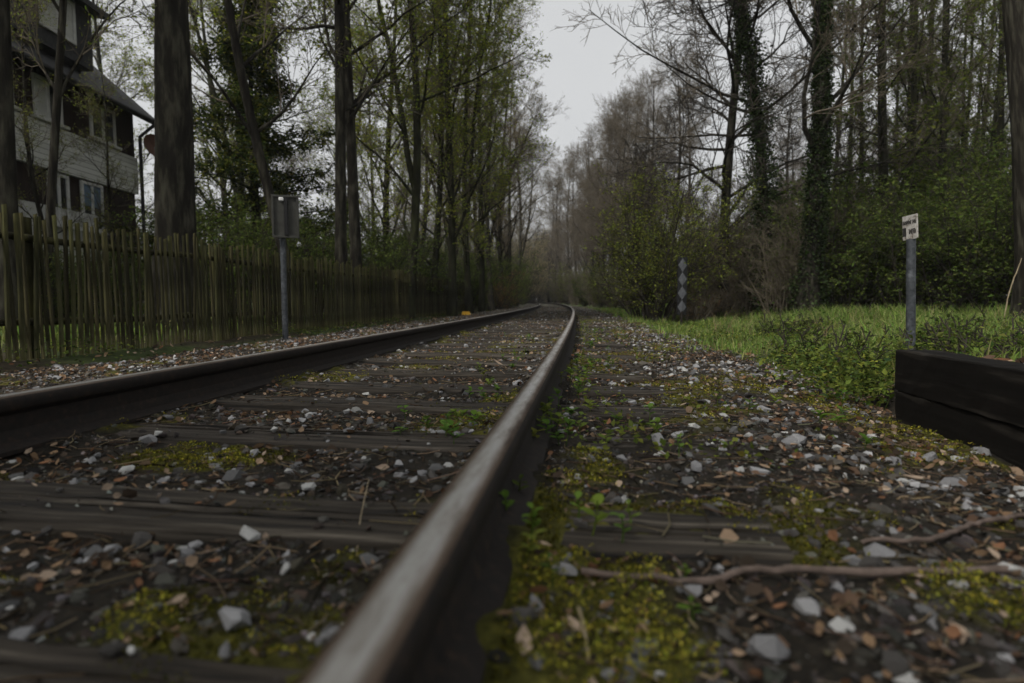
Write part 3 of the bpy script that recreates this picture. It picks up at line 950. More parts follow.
def make_shrub(seed, H=3.0, stems=16, spread=.6, l2=8, l3=6, leaf='dark', nleaf=4, lsize=.06, twig='twig_dark', r0=.025, l4=0, up=.2, wig=.1):
    rng = np.random.default_rng(seed)
    sm, cm = MB(), MB()
    th = rng.random(stems) * 6.283; rad = .35 * rng.random(stems)
    b = np.stack([np.cos(th) * rad, np.sin(th) * rad, np.full(stems, -.12)], 1)
    d = norm(np.stack([np.cos(th) * spread * rng.random(stems), np.sin(th) * spread * rng.random(stems), np.ones(stems)], 1))
    pts = [b]; ln = H * (.6 + .5 * rng.random(stems)) / 7
    for q in range(7):
        pts.append(pts[-1] + d * ln[:, None]); d = norm(d + rng.normal(0, wig, d.shape) + np.array([0, 0, .02]))
    P = np.stack(pts, 1); R = np.linspace(r0, .006, 8)[None, :] * (.7 + .6 * rng.random((stems, 1)))
    tubes(sm, P, R, 5, 0)
    A, AR = grow(rng, P, R, l2, .08, .98, .85, H * .32, 5, up, .14, .55, .004, .02)
    tubes(sm, A, AR, 3, 0)
    B, BR = grow(rng, A, AR, l3, .15, 1, .75, H * .13, 3, .1, .15, .6, .003, 0)
    tubes(cm, B, BR, 3, 0)
    tips = B
    if l4:
        D, DR = grow(rng, B, BR, l4, .2, 1, .7, H * .06, 3, .1, .15, .7, .0025, 0); tubes(cm, D, DR, 3, 0); tips = D
    if leaf:
        pos = along(rng, tips, nleaf, .1, 1, .04)
        leaves(cm, rng, pos, np.full(len(pos), lsize), 1, pick(rng, len(pos), LG[leaf]), .6)
    return dict(stems=sm.mesh('stems', M[twig]), crown=cm.mesh('crown', [M[twig], M['leaf']]))


def make_conifer(seed, H=8.0):
    rng = np.random.default_rng(seed)
    tm, cm = MB(), MB()
    P = trunk_line(rng, H, .05); R = (.15 * (1 - .9 * np.linspace(0, 1, P.shape[1])))[None]
    tubes(tm, P, R, 9, 0)
    A, AR = grow(rng, P, R, 80, .04, .99, 1.45, lambda t: 2.5 * (1.03 - t) + .12, 6, .05, .06, .3, .005, -.05)
    tubes(tm, A, AR, 4, 0)
    B, BR = grow(rng, A, AR, 12, .1, 1, .8, .62, 4, -.03, .1, .5, .004, -.05)
    tubes(cm, B, BR, 3, 0)
    pos = along(rng, B, 40, .0, 1, .07)
    leaves(cm, rng, pos, np.full(len(pos), .12), 1, pick(rng, len(pos), LG['conifer'], .3), .3, .34, .3)
    return dict(trunk=tm.mesh('trunk', M['bark']), crown=cm.mesh('crown', [M['twig_dark'], M['leaf']]))


KIND = {}
for i in range(3):
    KIND['spring%d' % i] = make_tree(200 + i, H=15, r0=.13, limbs=26, t0=.10, L1=3.2, ang=.85, up=.3, leaf='spring', nleaf=3, lsize=.075, bark='bark_green', fork=i % 2)
    KIND['bare%d' % i] = make_tree(300 + i, H=14, r0=.15, limbs=24, t0=.17, L1=3.8, ang=.95, up=.22, l3=7, l4=5, leaf='bud', nleaf=1, lsize=.022, fork=1 if i == 1 else 0, tw=.0045)
for i in range(2):
    KIND['pole%d' % i] = make_tree(400 + i, H=15, r0=.095, sway=.12, limbs=26, t0=.12, L1=1.7, ang=.8, l2=6, l3=5, l4=3, leaf='bright', nleaf=2, lsize=.075, bark='bark_green', tw=.004)
    KIND['budding%d' % i] = make_tree(450 + i, H=15, r0=.14, limbs=26, t0=.12, L1=3.6, ang=.8, up=.35, leaf='bud', nleaf=2, lsize=.055, fork=1)
KIND['big'] = make_tree(501, H=18, r0=.30, sway=.12, limbs=16, t0=.50, L1=4.2, ang=1.05, leaf='spring', nleaf=1, lsize=.08, flare=1.45)
KIND['twin'] = make_tree(502, H=17, r0=.13, sway=.08, limbs=22, t0=.22, L1=3.0, leaf='spring', nleaf=2, lsize=.075)
KIND['twin2'] = make_tree(505, H=17, r0=.13, sway=.08, limbs=22, t0=.22, L1=3.0, leaf='spring', nleaf=2, lsize=.075)
KIND['lean'] = make_tree(503, H=13, r0=.12, sway=.35, lean=(-1.6, 0), limbs=16, t0=.2, L1=3.0, leaf='spring', nleaf=1, lsize=.07)
KIND['ivy0'] = make_tree(510, H=16, r0=.22, sway=.15, limbs=20, t0=.26, L1=4.2, leaf='bud', nleaf=1, lsize=.025, ivy=9.0, ivyr=.15, tw=.005)
KIND['ivy1'] = make_tree(511, H=15, r0=.14, sway=.25, lean=(-2.6, 0), limbs=20, t0=.3, L1=3.6, leaf='bud', nleaf=1, lsize=.025, ivy=8.5, ivyr=.42, tw=.005)
KIND['bare_arch'] = make_tree(512, H=14, r0=.15, sway=.22, limbs=34, t0=.16, L1=4.4, ang=1.15, up=.12, curl=-.02, l3=7, l4=5, leaf=None, tw=.0055, twig='twig_dark')
KIND['conifer'] = make_conifer(520)
for i in range(2):
    KIND['shrub_dark%d' % i] = make_shrub(600 + i, 3.2, 20, .9, leaf='mid', nleaf=7, lsize=.075, l3=7)
    KIND['shrub_yellow%d' % i] = make_shrub(610 + i, 3.4, 22, .6, leaf='vivid', nleaf=9, lsize=.05, l3=8)
    KIND['thicket%d' % i] = make_shrub(620 + i, 3.2, 26, .5, leaf='bright', nleaf=1, lsize=.035, l3=6, l4=3, twig='twig')
KIND['shrub_rusty'] = make_shrub(630, 2.2, 18, .8, leaf='rusty', nleaf=6, lsize=.06)
KIND['shrub_pale'] = make_shrub(640, 4.5, 26, .5, leaf='pale', nleaf=4, lsize=.05, l4=2)
KIND['dry_bush'] = make_shrub(650, 1.0, 22, 1.0, leaf='rusty', nleaf=1, lsize=.03, twig='twig')
KIND['nettle'] = make_shrub(660, .55, 18, .8, leaf='mid', nleaf=3, lsize=.05, l2=6, l3=2, r0=.006)


def plant(kind, name, x, y, scale, rot, label, cat, group=None, dz=0.0, sz=None):
    r = link(name, None, loc=(x, y, float(ground_z(x, y)) + dz), rot=(0, 0, rot), scale=(scale, scale, sz or scale))
    tag(r, label, cat, group)
    for k, me in KIND[kind].items():
        link(k, me, r)
    return r


def tree(kind, px, d, scale, rot, label, group=None, name='tree', sz=None):
    x, y = at(px, d)
    return plant(kind, name, x, y, scale, rot, label, 'tree', group, sz=sz)


# single trees one can point to, fence side
tree('big', 176, 9.2, .98, .4, 'thick dark straight trunk rising by the far corner of the house', sz=1.0)
tree('twin2', 10, 7.6, 1.0, 1.0, 'dark mossy trunk in front of the house, the thicker of the pair there')
tree('lean', 46, 8.6, .5, 2.9, 'slim leaning trunk in front of the dormer window of the house', sz=1.0)
tree('lean', 301, 11.0, .85, .2, 'slim bent tree behind the grey sign, before the evergreen', sz=1.05)
tree('twin', 341, 12.4, 1.0, 1.57, 'dark straight trunk, the nearer of a close pair past the grey sign')
tree('twin2', 358, 12.9, 1.0, 3.0, 'dark straight trunk, the farther of a close pair past the grey sign')
tree('conifer', 262, 15.0, 1.0, 0.5, 'dark dense evergreen with lit yellow-green leaves painted in, behind the fence', name='evergreen_tree')
fgroup = 'young leafing trees behind the fence'
for i, (px, d, k, sc, ro) in enumerate([(408, 15.5, 'spring1', 1.0, .5), (432, 19, 'spring2', .9, 2), (452, 18, 'spring0', 1.0, 4.0), (470, 21, 'spring1', .95, 3), (482, 25, 'spring2', 1.0, 1), (388, 21, 'spring0', 1.0, 5.2), (235, 19, 'spring1', 1.0, .9), (120, 24, 'spring0', 1.05, 2.2), (60, 25, 'spring2', 1.0, 5)]):
    tree(k, px, d, sc, ro, 'slender tree with fresh yellow-green leaves behind the picket fence', fgroup, 'young_tree')
for i, (px, d, k, sc, ro) in enumerate([(492, 29, 'budding0', 1.0, 0), (503, 34, 'budding1', 1.05, 1), (510, 40, 'budding0', 1.05, 2.2), (516, 48, 'budding1', 1.1, 3.5), (478, 33, 'budding1', 1.0, 5), (450, 30, 'budding0', 1.0, 4.1), (505, 56, 'budding0', 1.1, .7), (420, 32, 'budding1', 1.0, 2.7), (495, 66, 'budding1', 1.1, 1.7)]):
    tree(k, px, d, sc, ro, 'tree with orange-brown buds past the end of the picket fence', 'budding trees past the fence end', 'budding_tree')
# verge side
tree('bare_arch', 724, 16.0, 1.0, 2.6, 'bare dark tree with fine arching branches behind the diamond sign')
tree('ivy1', 768, 15.0, .95, .15, 'leaning tree whose trunk is shaggy with ivy', name='ivy_tree')
tree('ivy0', 806, 13.0, .85, 2.0, 'thick upright tree with an ivy-clad trunk beside the leaning one', name='ivy_tree')
tree('pole1', 884, 15.5, 1.5, 4.0, 'tall straight tree behind the marker post', sz=1.05)
t_ = tree('big', 1036, 8.6, .62, 0.0, 'stout dark trunk standing nearest the gravel bank', sz=.95); t_.rotation_euler.y = -.13
pg = 'pole-like trees in the wood behind the verge'
rng = np.random.default_rng(77)
for i, px in enumerate([842, 902, 914, 926, 938, 950, 963, 976, 990, 858, 1030, 1045, 830, 895, 932, 958, 908, 970]):
    tree('pole%d' % (i % 2), px, 16 + 9 * rng.random(), .95 + .25 * rng.random(), rng.random() * 6, 'slim straight tree with sparse green leaves in the wood behind the grass verge', pg, 'pole_tree')
for px, d, k, sc in ((74, 10.8, 'lean', .42), (132, 13.0, 'lean', .38)):
    tree(k, px, d, sc, d * 3, 'small leafing tree between the picket fence and the house front', 'small trees before the house', 'young_tree')
for i, (px, d, sc) in enumerate([(549, 104, 1.5), (556, 96, 1.4), (562, 92, 1.45), (570, 84, 1.4), (577, 78, 1.35), (584, 70, 1.3), (590, 60, 1.2), (597, 66, 1.3), (604, 52, 1.15), (612, 58, 1.25), (621, 46, 1.1), (630, 50, 1.2), (640, 42, 1.05), (652, 46, 1.15), (666, 39, 1.1), (682, 42, 1.15)]):
    tree('bare%d' % (i % 3), px, d, sc, i * 1.3, 'spreading bare tree crowding the outside of the curve', 'bare trees on the outside of the curve', 'bare_tree')
# unseen trees added behind the camera to shade the foreground
for i, (x_, y_) in enumerate([(-5.3, -5.0), (-4.9, -2.9), (-5.7, -6.9), (-5.0, -8.6)]):
    plant('spring%d' % (i % 3), 'young_tree', x_, y_, .66, i * 1.7, 'unseen leafing tree added behind the camera to shade the foreground', 'tree', 'unseen trees added to shade the foreground')
# the bare wood, row along the verge side of the curve
bg = 'bare trees along the verge side'
for i in range(18):
    s = 36 + 88 * (i / 18) ** 1.1 + rng.normal(0, 1.2); o = 4.6 + abs(rng.normal(0, 3.2)) + (3 if s < 30 else 0)
    x, y = TR(s, o)
    plant('bare%d' % (i % 3), 'bare_tree', float(x), float(y), .85 + .25 * rng.random(), rng.random() * 6.3, 'bare brown tree among others in the wood along the verge side', 'tree', bg)
# deep wood behind
for i in range(13):
    px = 705 + 370 * rng.random(); d = 24 + 26 * rng.random()
    tree(['bare0', 'bare1', 'bare2', 'pole0', 'spring1'][i % 5], px, d, .9 + .3 * rng.random(), rng.random() * 6.3, 'thin tree deep in the wood behind the front row of trunks', 'trees deep in the wood', 'wood_tree')
for i in range(15):
    s = 42 + 100 * rng.random(); o = -7.5 - 9 * rng.random()
    x, y = TR(s, o)
    plant(['budding0', 'budding1', 'bare0', 'spring2'][i % 4], 'background_tree', float(x), float(y), .9 + .3 * rng.random(), rng.random() * 6.3, 'distant tree in the wood beyond the house and fence', 'tree', 'distant trees on the fence side')
for i in range(4):
    s = 24 + 16 * rng.random(); o = -11 - 14 * rng.random()
    x, y = TR(s, o)
    plant(['spring0', 'spring1', 'budding0', 'bare1'][i % 4], 'background_tree', float(x), float(y), 1.0 + .2 * rng.random(), rng.random() * 6.3, 'distant tree in the wood beyond the house and fence', 'tree', 'distant trees on the fence side')

# shrubs
def shrub(kind, px, d, sc, label, group=None, name='shrub'):
    x, y = at(px, d)
    return plant(kind, name, x, y, sc, rng.random() * 6.3, label, 'shrub', group)


for i, (px, d, sc) in enumerate([(850, 13.6, .9), (905, 13.2, .85), (950, 12.6, .9), (1000, 12.0, .9), (1040, 11.5, .9), (870, 15.5, 1.2), (930, 15.2, 1.2), (985, 14.5, 1.3), (830, 16, 1.2), (1030, 14, 1.3), (790, 15.5, .8), (1065, 12.5, 1.2), (900, 18, 1.6), (960, 18, 1.6), (1020, 17, 1.6), (845, 19, 1.5)]):
    shrub('shrub_dark%d' % (i % 2), px, d, sc, 'dense green bush along the back of the grass verge', 'green bushes behind the verge', 'bush')
shrub('shrub_yellow0', 655, 14.0, 1.15, 'fresh yellow-green shrub left of the bare arching tree', name='bush')
shrub('shrub_yellow1', 640, 17.5, .9, 'smaller yellow-green shrub behind the brightest one', name='bush')
for i, (px, d, sc) in enumerate([(700, 17, 1.0), (745, 15.5, .9), (765, 16.5, 1.1), (720, 19, 1.2), (780, 14, .8), (815, 14.2, .9), (680, 20, 1.0), (825, 17, 1.2), (740, 21, 1.3)]):
    shrub('thicket%d' % (i % 2), px, d, sc, 'brown leafless thicket between the tree trunks behind the verge', 'brown thickets behind the verge', 'thicket')
for i, (px, d) in enumerate([(560, 80), (568, 70), (576, 62), (585, 52), (594, 46), (603, 40), (612, 36), (622, 33), (632, 30), (588, 66), (600, 56), (572, 88), (546, 112), (553, 106), (560, 98), (566, 92), (578, 82), (584, 76), (541, 122)]):
    shrub(['thicket0', 'shrub_yellow1', 'thicket1', 'shrub_dark1'][i % 4], px, d, (.8 if d < 60 else 1.3) + .2 * rng.random(), 'low shrub at the foot of the bare trees outside the curve', 'shrubs outside the curve', 'undergrowth')
for i in range(24):
    d = 3.4 + 4.5 * rng.random() ** 1.2; px = 690 + 330 * rng.random(); x, y = at(px, d); s_1, o_1 = inv(x, y)
    if o_1 < 2.0 or (x < 2.6 and y < 2.8): continue
    plant('nettle', 'weed_clump', x, y, .45 + .5 * rng.random(), rng.random() * 6, 'leafy green weed clump standing in the verge grass', 'weeds', 'weed clumps in the verge')
for i in range(30):
    s = 24 + 90 * rng.random() ** 1.3; o = 4.2 + 5 * rng.random() + (2 if s < 28 else 0)
    x, y = TR(s, o)
    plant(['thicket0', 'shrub_yellow0', 'thicket1', 'shrub_dark0'][i % 4], 'undergrowth', float(x), float(y), .6 + .35 * rng.random(), rng.random() * 6, 'low undergrowth shrub under the bare trees of the curve', 'shrub', 'undergrowth along the curve')
shrub('dry_bush', 692, 14.0, 1.0, 'low dry brown bramble beside the diamond sign', name='bramble')
shrub('dry_bush', 712, 15.0, .9, 'low dry brown bramble at the foot of the bare arching tree', name='bramble')
hg = 'dark garden shrubs behind the fence'
for i, (px, d, sc) in enumerate([(215, 11.5, .75), (240, 13, .8), (330, 13.5, .75), (365, 15.5, .8), (390, 17.5, .85), (420, 20, .8), (445, 23, .85), (465, 26, .9), (130, 15, .7), (310, 16, .9), (280, 17.5, 1.1), (355, 20, 1.1), (200, 18, 1.1), (405, 25, 1.1), (155, 22, 1.3), (10, 8.2, .36), (38, 8.8, .38), (66, 9.2, .36), (92, 9.8, .38), (118, 10.6, .4)]):
    shrub('shrub_dark%d' % (i % 2), px, d, sc, 'dark green garden shrub just behind the picket fence', hg, 'garden_shrub')
for i, (px, d, k, sc) in enumerate([(476, 31, 'shrub_dark0', .9), (484, 35, 'shrub_yellow1', .9), (490, 38, 'shrub_dark1', 1.1), (497, 42, 'thicket0', 1.1), (503, 46, 'shrub_yellow0', 1.1), (508, 52, 'shrub_dark0', 1.3), (499, 55, 'thicket1', 1.6), (511, 60, 'shrub_yellow1', 1.4), (488, 46, 'shrub_dark1', 1.6), (505, 66, 'thicket0', 1.9), (514, 72, 'shrub_dark0', 1.6), (472, 38, 'thicket1', 1.5)]):
    shrub(k, px, d, sc, 'undergrowth shrub at the foot of the budding trees past the fence', 'undergrowth past the fence end', 'undergrowth')
shrub('shrub_rusty', 497, 31, 1.0, 'rust-brown leafy bush at the end of the picket fence', name='bush')
shrub('shrub_yellow0', 508, 34, .6, 'small green bush at the foot of the budding trees', name='bush')
for i, (px, d) in enumerate([(519, 66), (523, 75), (516, 82), (522, 86), (528, 92), (519, 90), (524, 96), (530, 100), (512, 98), (536, 104), (527, 112), (542, 118), (520, 120)]):
    x, y = at(px, d)
    plant('shrub_pale', 'pale_thicket', float(x), float(y), 1.7 + .5 * rng.random(), rng.random() * 6, 'pale dry thicket closing the view at the end of the curve', 'shrub', 'pale thickets at the end of the curve')

for i, (px, d) in enumerate([(516, 108), (522, 116), (528, 124), (534, 118), (541, 126), (548, 112), (554, 122), (560, 108), (510, 112), (538, 135), (525, 138), (550, 138)]):
    x, y = at(px, d)
    plant('bare%d' % (i % 3), 'bare_tree', x, y, .8 + .25 * rng.random(), rng.random() * 6, 'far bare tree standing across the end of the curve', 'tree', 'far trees at the end of the curve')
# far wood: one mass behind everything
rngf = np.random.default_rng(900)
fm = MB()
k = 520
th = rngf.random(k); px = -500 + 2100 * th; d = 75 + 70 * rngf.random(k)
c = (px - 512) / F * d
fxw = c * math.cos(YAW) - d * math.sin(YAW); fyw = c * math.sin(YAW) + d * math.cos(YAW)
sF, oF = inv(fxw, fyw)
keep = (oF > 9) | (oF < -10) | (sF > 150)
fxw, fyw = fxw[keep], fyw[keep]; k = len(fxw)
z0 = ground_z(fxw, fyw)
hh = 11 + 6 * rngf.random(k)
Pt = np.stack([np.stack([fxw + rngf.normal(0, .3, k) * t, fyw + 0 * t, z0 + hh * t - .3], 1) for t in np.linspace(0, 1, 5)], 1)
Rt = np.linspace(.2, .02, 5)[None, :] * (.6 + .7 * rngf.random((k, 1)))
tubes(fm, Pt, Rt, 5, 0)
A, AR = grow(rngf, Pt, Rt, 12, .05, .98, .9, lambda t: 3.6 * (1.05 - .7 * t), 4, .3, .12, .4, .012, .03)
tubes(fm, A, AR, 3, 0)
B, BR = grow(rngf, A, AR, 5, .15, 1, .7, 1.3, 3, .15, .12, .5, .010, 0)
tubes(fm, B, BR, 3, 0)
pos = along(rngf, B, 2, .2, 1, .2)
leaves(fm, rngf, pos, np.full(len(pos), .16), 1, pick(rngf, len(pos), LG['mid'] + LG['bud'] + LG['bud']), .4)
tag(link('far_wood', fm.mesh('far_wood', [M['twig'], M['leaf']])), 'distant brown wood closing the horizon behind the nearer trees', 'wood', kind='stuff')

# ------------------------------------------------------------------ loose stones, fallen leaves, litter, moss on the ballast
rng = np.random.default_rng(42)


def hull_stone(seed):
    r = np.random.default_rng(seed)
    bm = bmesh.new()
    p = norm(r.normal(0, 1, (15, 3))) * (0.40 + .15 * r.random((15, 1)))
    p *= np.array([1.0, .62 + .3 * r.random(), .42 + .25 * r.random()])
    for q in p: bm.verts.new(q)
    res = bmesh.ops.convex_hull(bm, input=list(bm.verts))
    bad = [g for g in res['geom_interior'] if isinstance(g, bmesh.types.BMVert)]
    if bad: bmesh.ops.delete(bm, geom=bad, context='VERTS')
    bmesh.ops.triangulate(bm, faces=list(bm.faces))
    bm.verts.index_update()
    V = np.array([tuple(v.co) for v in bm.verts]); T = np.array([[v.index for v in f.verts] for f in bm.faces]); bm.free()
    return V, T


HS = [hull_stone(i) for i in range(14)]
STC = [(0.42, 0.42, 0.405), (0.32, 0.32, 0.325), (0.22, 0.22, 0.225), (0.12, 0.12, 0.12), (0.075, 0.07, 0.065), (0.05, 0.046, 0.042), (0.09, 0.08, 0.065)]
STW = np.array([.13, .15, .16, .17, .16, .15, .08])
STM = {}


def stone_mesh(i, c):
    if (i, c) not in STM:
        mb = MB(); mb.add(HS[i][0], HS[i][1], 0, STC[c], False); STM[(i, c)] = mb.mesh('stone', M['stone'])
    return STM[(i, c)]


def slp_mask(s, o):
    """1 on the top of a sleeper"""
    a = np.asarray(SL_S)
    dmin = np.min(np.abs(np.asarray(s)[:, None] - a[None, :]), 1)
    return (dmin < .112) & (np.asarray(o) > -2.05) & (np.asarray(o) < .56)


def scatter(dens, smax, o0=-3.75, o1=2.05):
    """density(s) per square metre -> points; thinner on the rails"""
    S_, O_ = [], []
    edges = [-1.2, .2, 2.5, 5, 8, 12, 18, 26, 40]
    for a, b in zip(edges[:-1], edges[1:]):
        if a >= smax: break
        n_ = int(dens((a + b) / 2) * (b - a) * (o1 - o0))
        S_.append(a + (b - a) * rng.random(n_)); O_.append(o0 + (o1 - o0) * rng.random(n_))
    s = np.concatenate(S_); o = np.concatenate(O_)
    ok = (np.abs(o) > .075) & ((o > -2.0) | (s > 2.0)) & ((o < 1.3 + .25 * rng.random(len(s))) | (s < 4 + 2 * rng.random(len(s))) | (rng.random(len(s)) < .12)) & (np.abs(o + GAUGE) > .075)
    s, o = s[ok], o[ok]
    x, y = TR(s, o)
    ok = ~((x > WALL_X - .04) & (y < WALL_Y1 + .03))
    return s[ok], o[ok], x[ok], y[ok]


def top_z(s, o, x, y):
    b_ = bed_z(x, y)
    return np.where(slp_mask(s, o), np.maximum(0.002, b_), b_)


# stones
s, o, x, y = scatter(lambda t: 560 if t < 5 else 420 if t < 12 else 170, 40)
clump = fbm(x * 1.7 + 3, y * 1.7 + 8, 3)
side = sstep(.3, 1.0, o) + sstep(-1.9, -2.3, o)      # more loose stones on the shoulders
pr = (.25 + .6 * sstep(.35, .65, clump)) * (.55 + .6 * side) * np.where(slp_mask(s, o), .16, 1)
ok = rng.random(len(s)) < pr
s, o, x, y = s[ok], o[ok], x[ok], y[ok]
k = len(s)
size = np.clip(rng.lognormal(math.log(.027), .45, k), .010, .085)
ci = rng.choice(7, k, p=STW)
hi = rng.integers(0, 14, k)
zz = top_z(s, o, x, y) + size * .07
dist = np.hypot(x, y)
order = np.argsort(-np.where((y > .35), size / np.maximum(dist, .4) * np.where(ci < 4, 1.3, 1), 0))
# a few stones that stand out in the photograph
special = [(243, 545, .058, 0), (305, 493, .04, 0), (225, 640, .06, 1), (285, 424, .032, 0), (333, 445, .03, 1), (190, 543, .035, 1), (175, 562, .035, 2), (86, 465, .035, 1), (650, 660, .05, 3), (618, 510, .035, 3), (725, 583, .028, 1), (640, 420, .05, 2), (770, 413, .05, 1), (815, 470, .045, 1), (740, 450, .05, 2), (845, 450, .04, 0), (700, 478, .05, 2), (850, 400, .04, 1)]
n_ind = 0
for (px, py, sz, cc) in special:
    d = (CZ + .02) * F / (py - 300)
    xx, yy = at(px, d)
    st = link('stone', stone_mesh(n_ind % 14, cc), bed, (xx, yy, float(bed_z(xx, yy)) + sz * .18), (rng.normal(0, .25), rng.normal(0, .25), rng.random() * 6), sz * 1.15)
    n_ind += 1
for q in order[:300 - n_ind]:
    link('stone', stone_mesh(int(hi[q]), int(ci[q])), bed, (float(x[q]), float(y[q]), float(zz[q])), (rng.normal(0, .35), rng.normal(0, .35), rng.random() * 6), float(size[q]))
mb = MB()
for q in order[300 - n_ind:]:
    V, T = HS[hi[q]]
    a = rng.random() * 6.283; ca, sa = math.cos(a), math.sin(a); b = rng.normal(0, .35)
    Rm = np.array([[ca, -sa, 0], [sa, ca, 0], [0, 0, 1]]) @ np.array([[1, 0, 0], [0, math.cos(b), -math.sin(b)], [0, math.sin(b), math.cos(b)]])
    mb.add(V @ Rm.T * size[q] + np.array([x[q], y[q], zz[q]]), T, 0, np.array(STC[ci[q]]) * (.8 + .4 * rng.random()), False)
tag(link('loose_stones', mb.mesh('loose_stones', M['stone']), bed), kind='stuff')

bk = MB()
for q in range(420):
    xx = WALL_X + .15 + 1.6 * rng.random() ** 1.4; yy = .4 + 2.5 * rng.random()
    V, T = HS[int(rng.integers(14))]; a = rng.random() * 6.28; z_ = .018 + .03 * rng.random()
    W = np.stack([V[:, 0] * math.cos(a) - V[:, 1] * math.sin(a), V[:, 0] * math.sin(a) + V[:, 1] * math.cos(a), V[:, 2]], 1) * z_ * 1.3
    bk.add(W + np.array([xx, yy, float(ground_z(xx, yy)) + z_ * .1]), T, 0, np.array(STC[int(rng.choice(7, p=STW))]), False)
tag(link('bank_gravel', bk.mesh('bank_gravel', M['stone']), ground), kind='stuff')
# packed darker stones, half sunk, filling the bed between the loose pale ones
s, o, x, y = scatter(lambda t: 1500 if t < 2.5 else 1100 if t < 5 else 620 if t < 12 else 220, 40)
pr = (.3 + .7 * sstep(.36, .6, fbm(x * 1.9 + 13, y * 1.9 + 2, 3))) * np.where(slp_mask(s, o) & (bed_z(x, y) < .003), .07, 1) * (1 - .7 * moss_mask(x, y))
ok = rng.random(len(s)) < pr
s, o, x, y = s[ok], o[ok], x[ok], y[ok]; k = len(s)
sz = np.clip(rng.lognormal(math.log(.028), .35, k), .012, .06); z = top_z(s, o, x, y) - sz * .06
pcol = pick(rng, k, [(0.036, 0.032, 0.027), (0.055, 0.05, 0.043), (0.024, 0.021, 0.018), (0.08, 0.075, 0.067), (0.05, 0.038, 0.027)], .25)
mb = MB(); gi = rng.integers(0, 14, k)
for i in range(14):
    w_ = np.where(gi == i)[0]; V, T = HS[i]
    a = rng.random(len(w_)) * 6.283; ca, sa = np.cos(a)[:, None], np.sin(a)[:, None]; tl = rng.normal(0, .3, (len(w_), 1))
    Vx = V[None, :, 0] * ca - V[None, :, 1] * sa; Vy = V[None, :, 0] * sa + V[None, :, 1] * ca; Vz = V[None, :, 2] + Vx * tl
    VV = np.stack([Vx, Vy, Vz], -1) * sz[w_, None, None] + np.stack([x[w_], y[w_], z[w_]], 1)[:, None, :]
    mb.add(VV.reshape(-1, 3), (np.arange(len(w_))[:, None, None] * len(V) + T[None]).reshape(-1, 3), 0, np.repeat(pcol[w_], len(V), 0), False)
tag(link('packed_stones', mb.mesh('packed_stones', M['stone']), bed), kind='stuff')
# grit: small chips between the stones
GS = []
for i in range(6):
    bm = bmesh.new(); r_ = np.random.default_rng(70 + i)
    for q in norm(r_.normal(0, 1, (7, 3))) * np.array([.5, .4, .32]): bm.verts.new(q)
    bmesh.ops.convex_hull(bm, input=list(bm.verts)); bmesh.ops.triangulate(bm, faces=list(bm.faces)); bm.verts.index_update()
    GS.append((np.array([tuple(v.co) for v in bm.verts]), np.array([[v.index for v in f.verts] for f in bm.faces]))); bm.free()
s, o, x, y = scatter(lambda t: 2600 if t < 2.5 else 1500 if t < 5 else 420 if t < 8 else 0, 8)
ok = rng.random(len(s)) < np.where(slp_mask(s, o), .05, .35 + .65 * sstep(.4, .6, fbm(x * 2.2 + 9, y * 2.2, 3)))
s, o, x, y = s[ok], o[ok], x[ok], y[ok]; k = len(s)
z = top_z(s, o, x, y); sz = .006 + .012 * rng.random(k) ** 1.5
gcols = pick(rng, k, [(0.20, 0.19, 0.18), (0.10, 0.095, 0.085), (0.05, 0.045, 0.04), (0.035, 0.03, 0.025), (0.09, 0.065, 0.045), (0.025, 0.022, 0.018)], .3)
mb = MB(); gi = rng.integers(0, 6, k)
for i in range(6):
    w_ = np.where(gi == i)[0]; V, T = GS[i]
    a = rng.random(len(w_)) * 6.283; ca, sa = np.cos(a)[:, None], np.sin(a)[:, None]
    VV = np.stack([V[None, :, 0] * ca - V[None, :, 1] * sa, V[None, :, 0] * sa + V[None, :, 1] * ca, np.broadcast_to(V[None, :, 2], (len(w_), len(V)))], -1) * sz[w_, None, None] + np.stack([x[w_], y[w_], z[w_] + sz[w_] * .12], 1)[:, None, :]
    mb.add(VV.reshape(-1, 3), (np.arange(len(w_))[:, None, None] * len(V) + T[None]).reshape(-1, 3), 0, np.repeat(gcols[w_], len(V), 0), False)
tag(link('grit', mb.mesh('grit', M['stone']), bed), kind='stuff')

# fallen leaves
LC = [(0.21, 0.14, 0.085), (0.15, 0.098, 0.06), (0.28, 0.20, 0.135), (0.33, 0.255, 0.19), (0.11, 0.072, 0.05), (0.20, 0.105, 0.06), (0.06, 0.045, 0.034), (0.045, 0.036, 0.028)]


def leaf_shape(seed, c):
    r = np.random.default_rng(seed)
    w = .20 + .12 * r.random(); cu = .10 + .25 * r.random(); tw_ = r.normal(0, .12)
    t = np.array([0, .3, .65, 1.0]); z = cu * (t - .5) ** 2 * 2
    V = [(-.5, 0, z[0])]
    for q in (1, 2):
        V += [(t[q] - .5, -w * (1.0 if q == 1 else .8), z[q] + .10 + tw_), (t[q] - .5, 0, z[q]), (t[q] - .5, w * (1.0 if q == 1 else .8), z[q] + .10 - tw_)]
    V.append((.5, 0, z[3]))
    T = [(0, 1, 2), (0, 2, 3), (1, 4, 5), (1, 5, 2), (2, 5, 6), (2, 6, 3), (4, 7, 5), (5, 7, 6)]
    return np.array(V), np.array(T)


LS = [leaf_shape(i, 0) for i in range(10)]
LM = {}


def leaf_mesh(i, c):
    if (i, c) not in LM:
        mb = MB(); mb.add(LS[i][0], LS[i][1], 0, LC[c], False); LM[(i, c)] = mb.mesh('fallen_leaf', M['litter'])
    return LM[(i, c)]


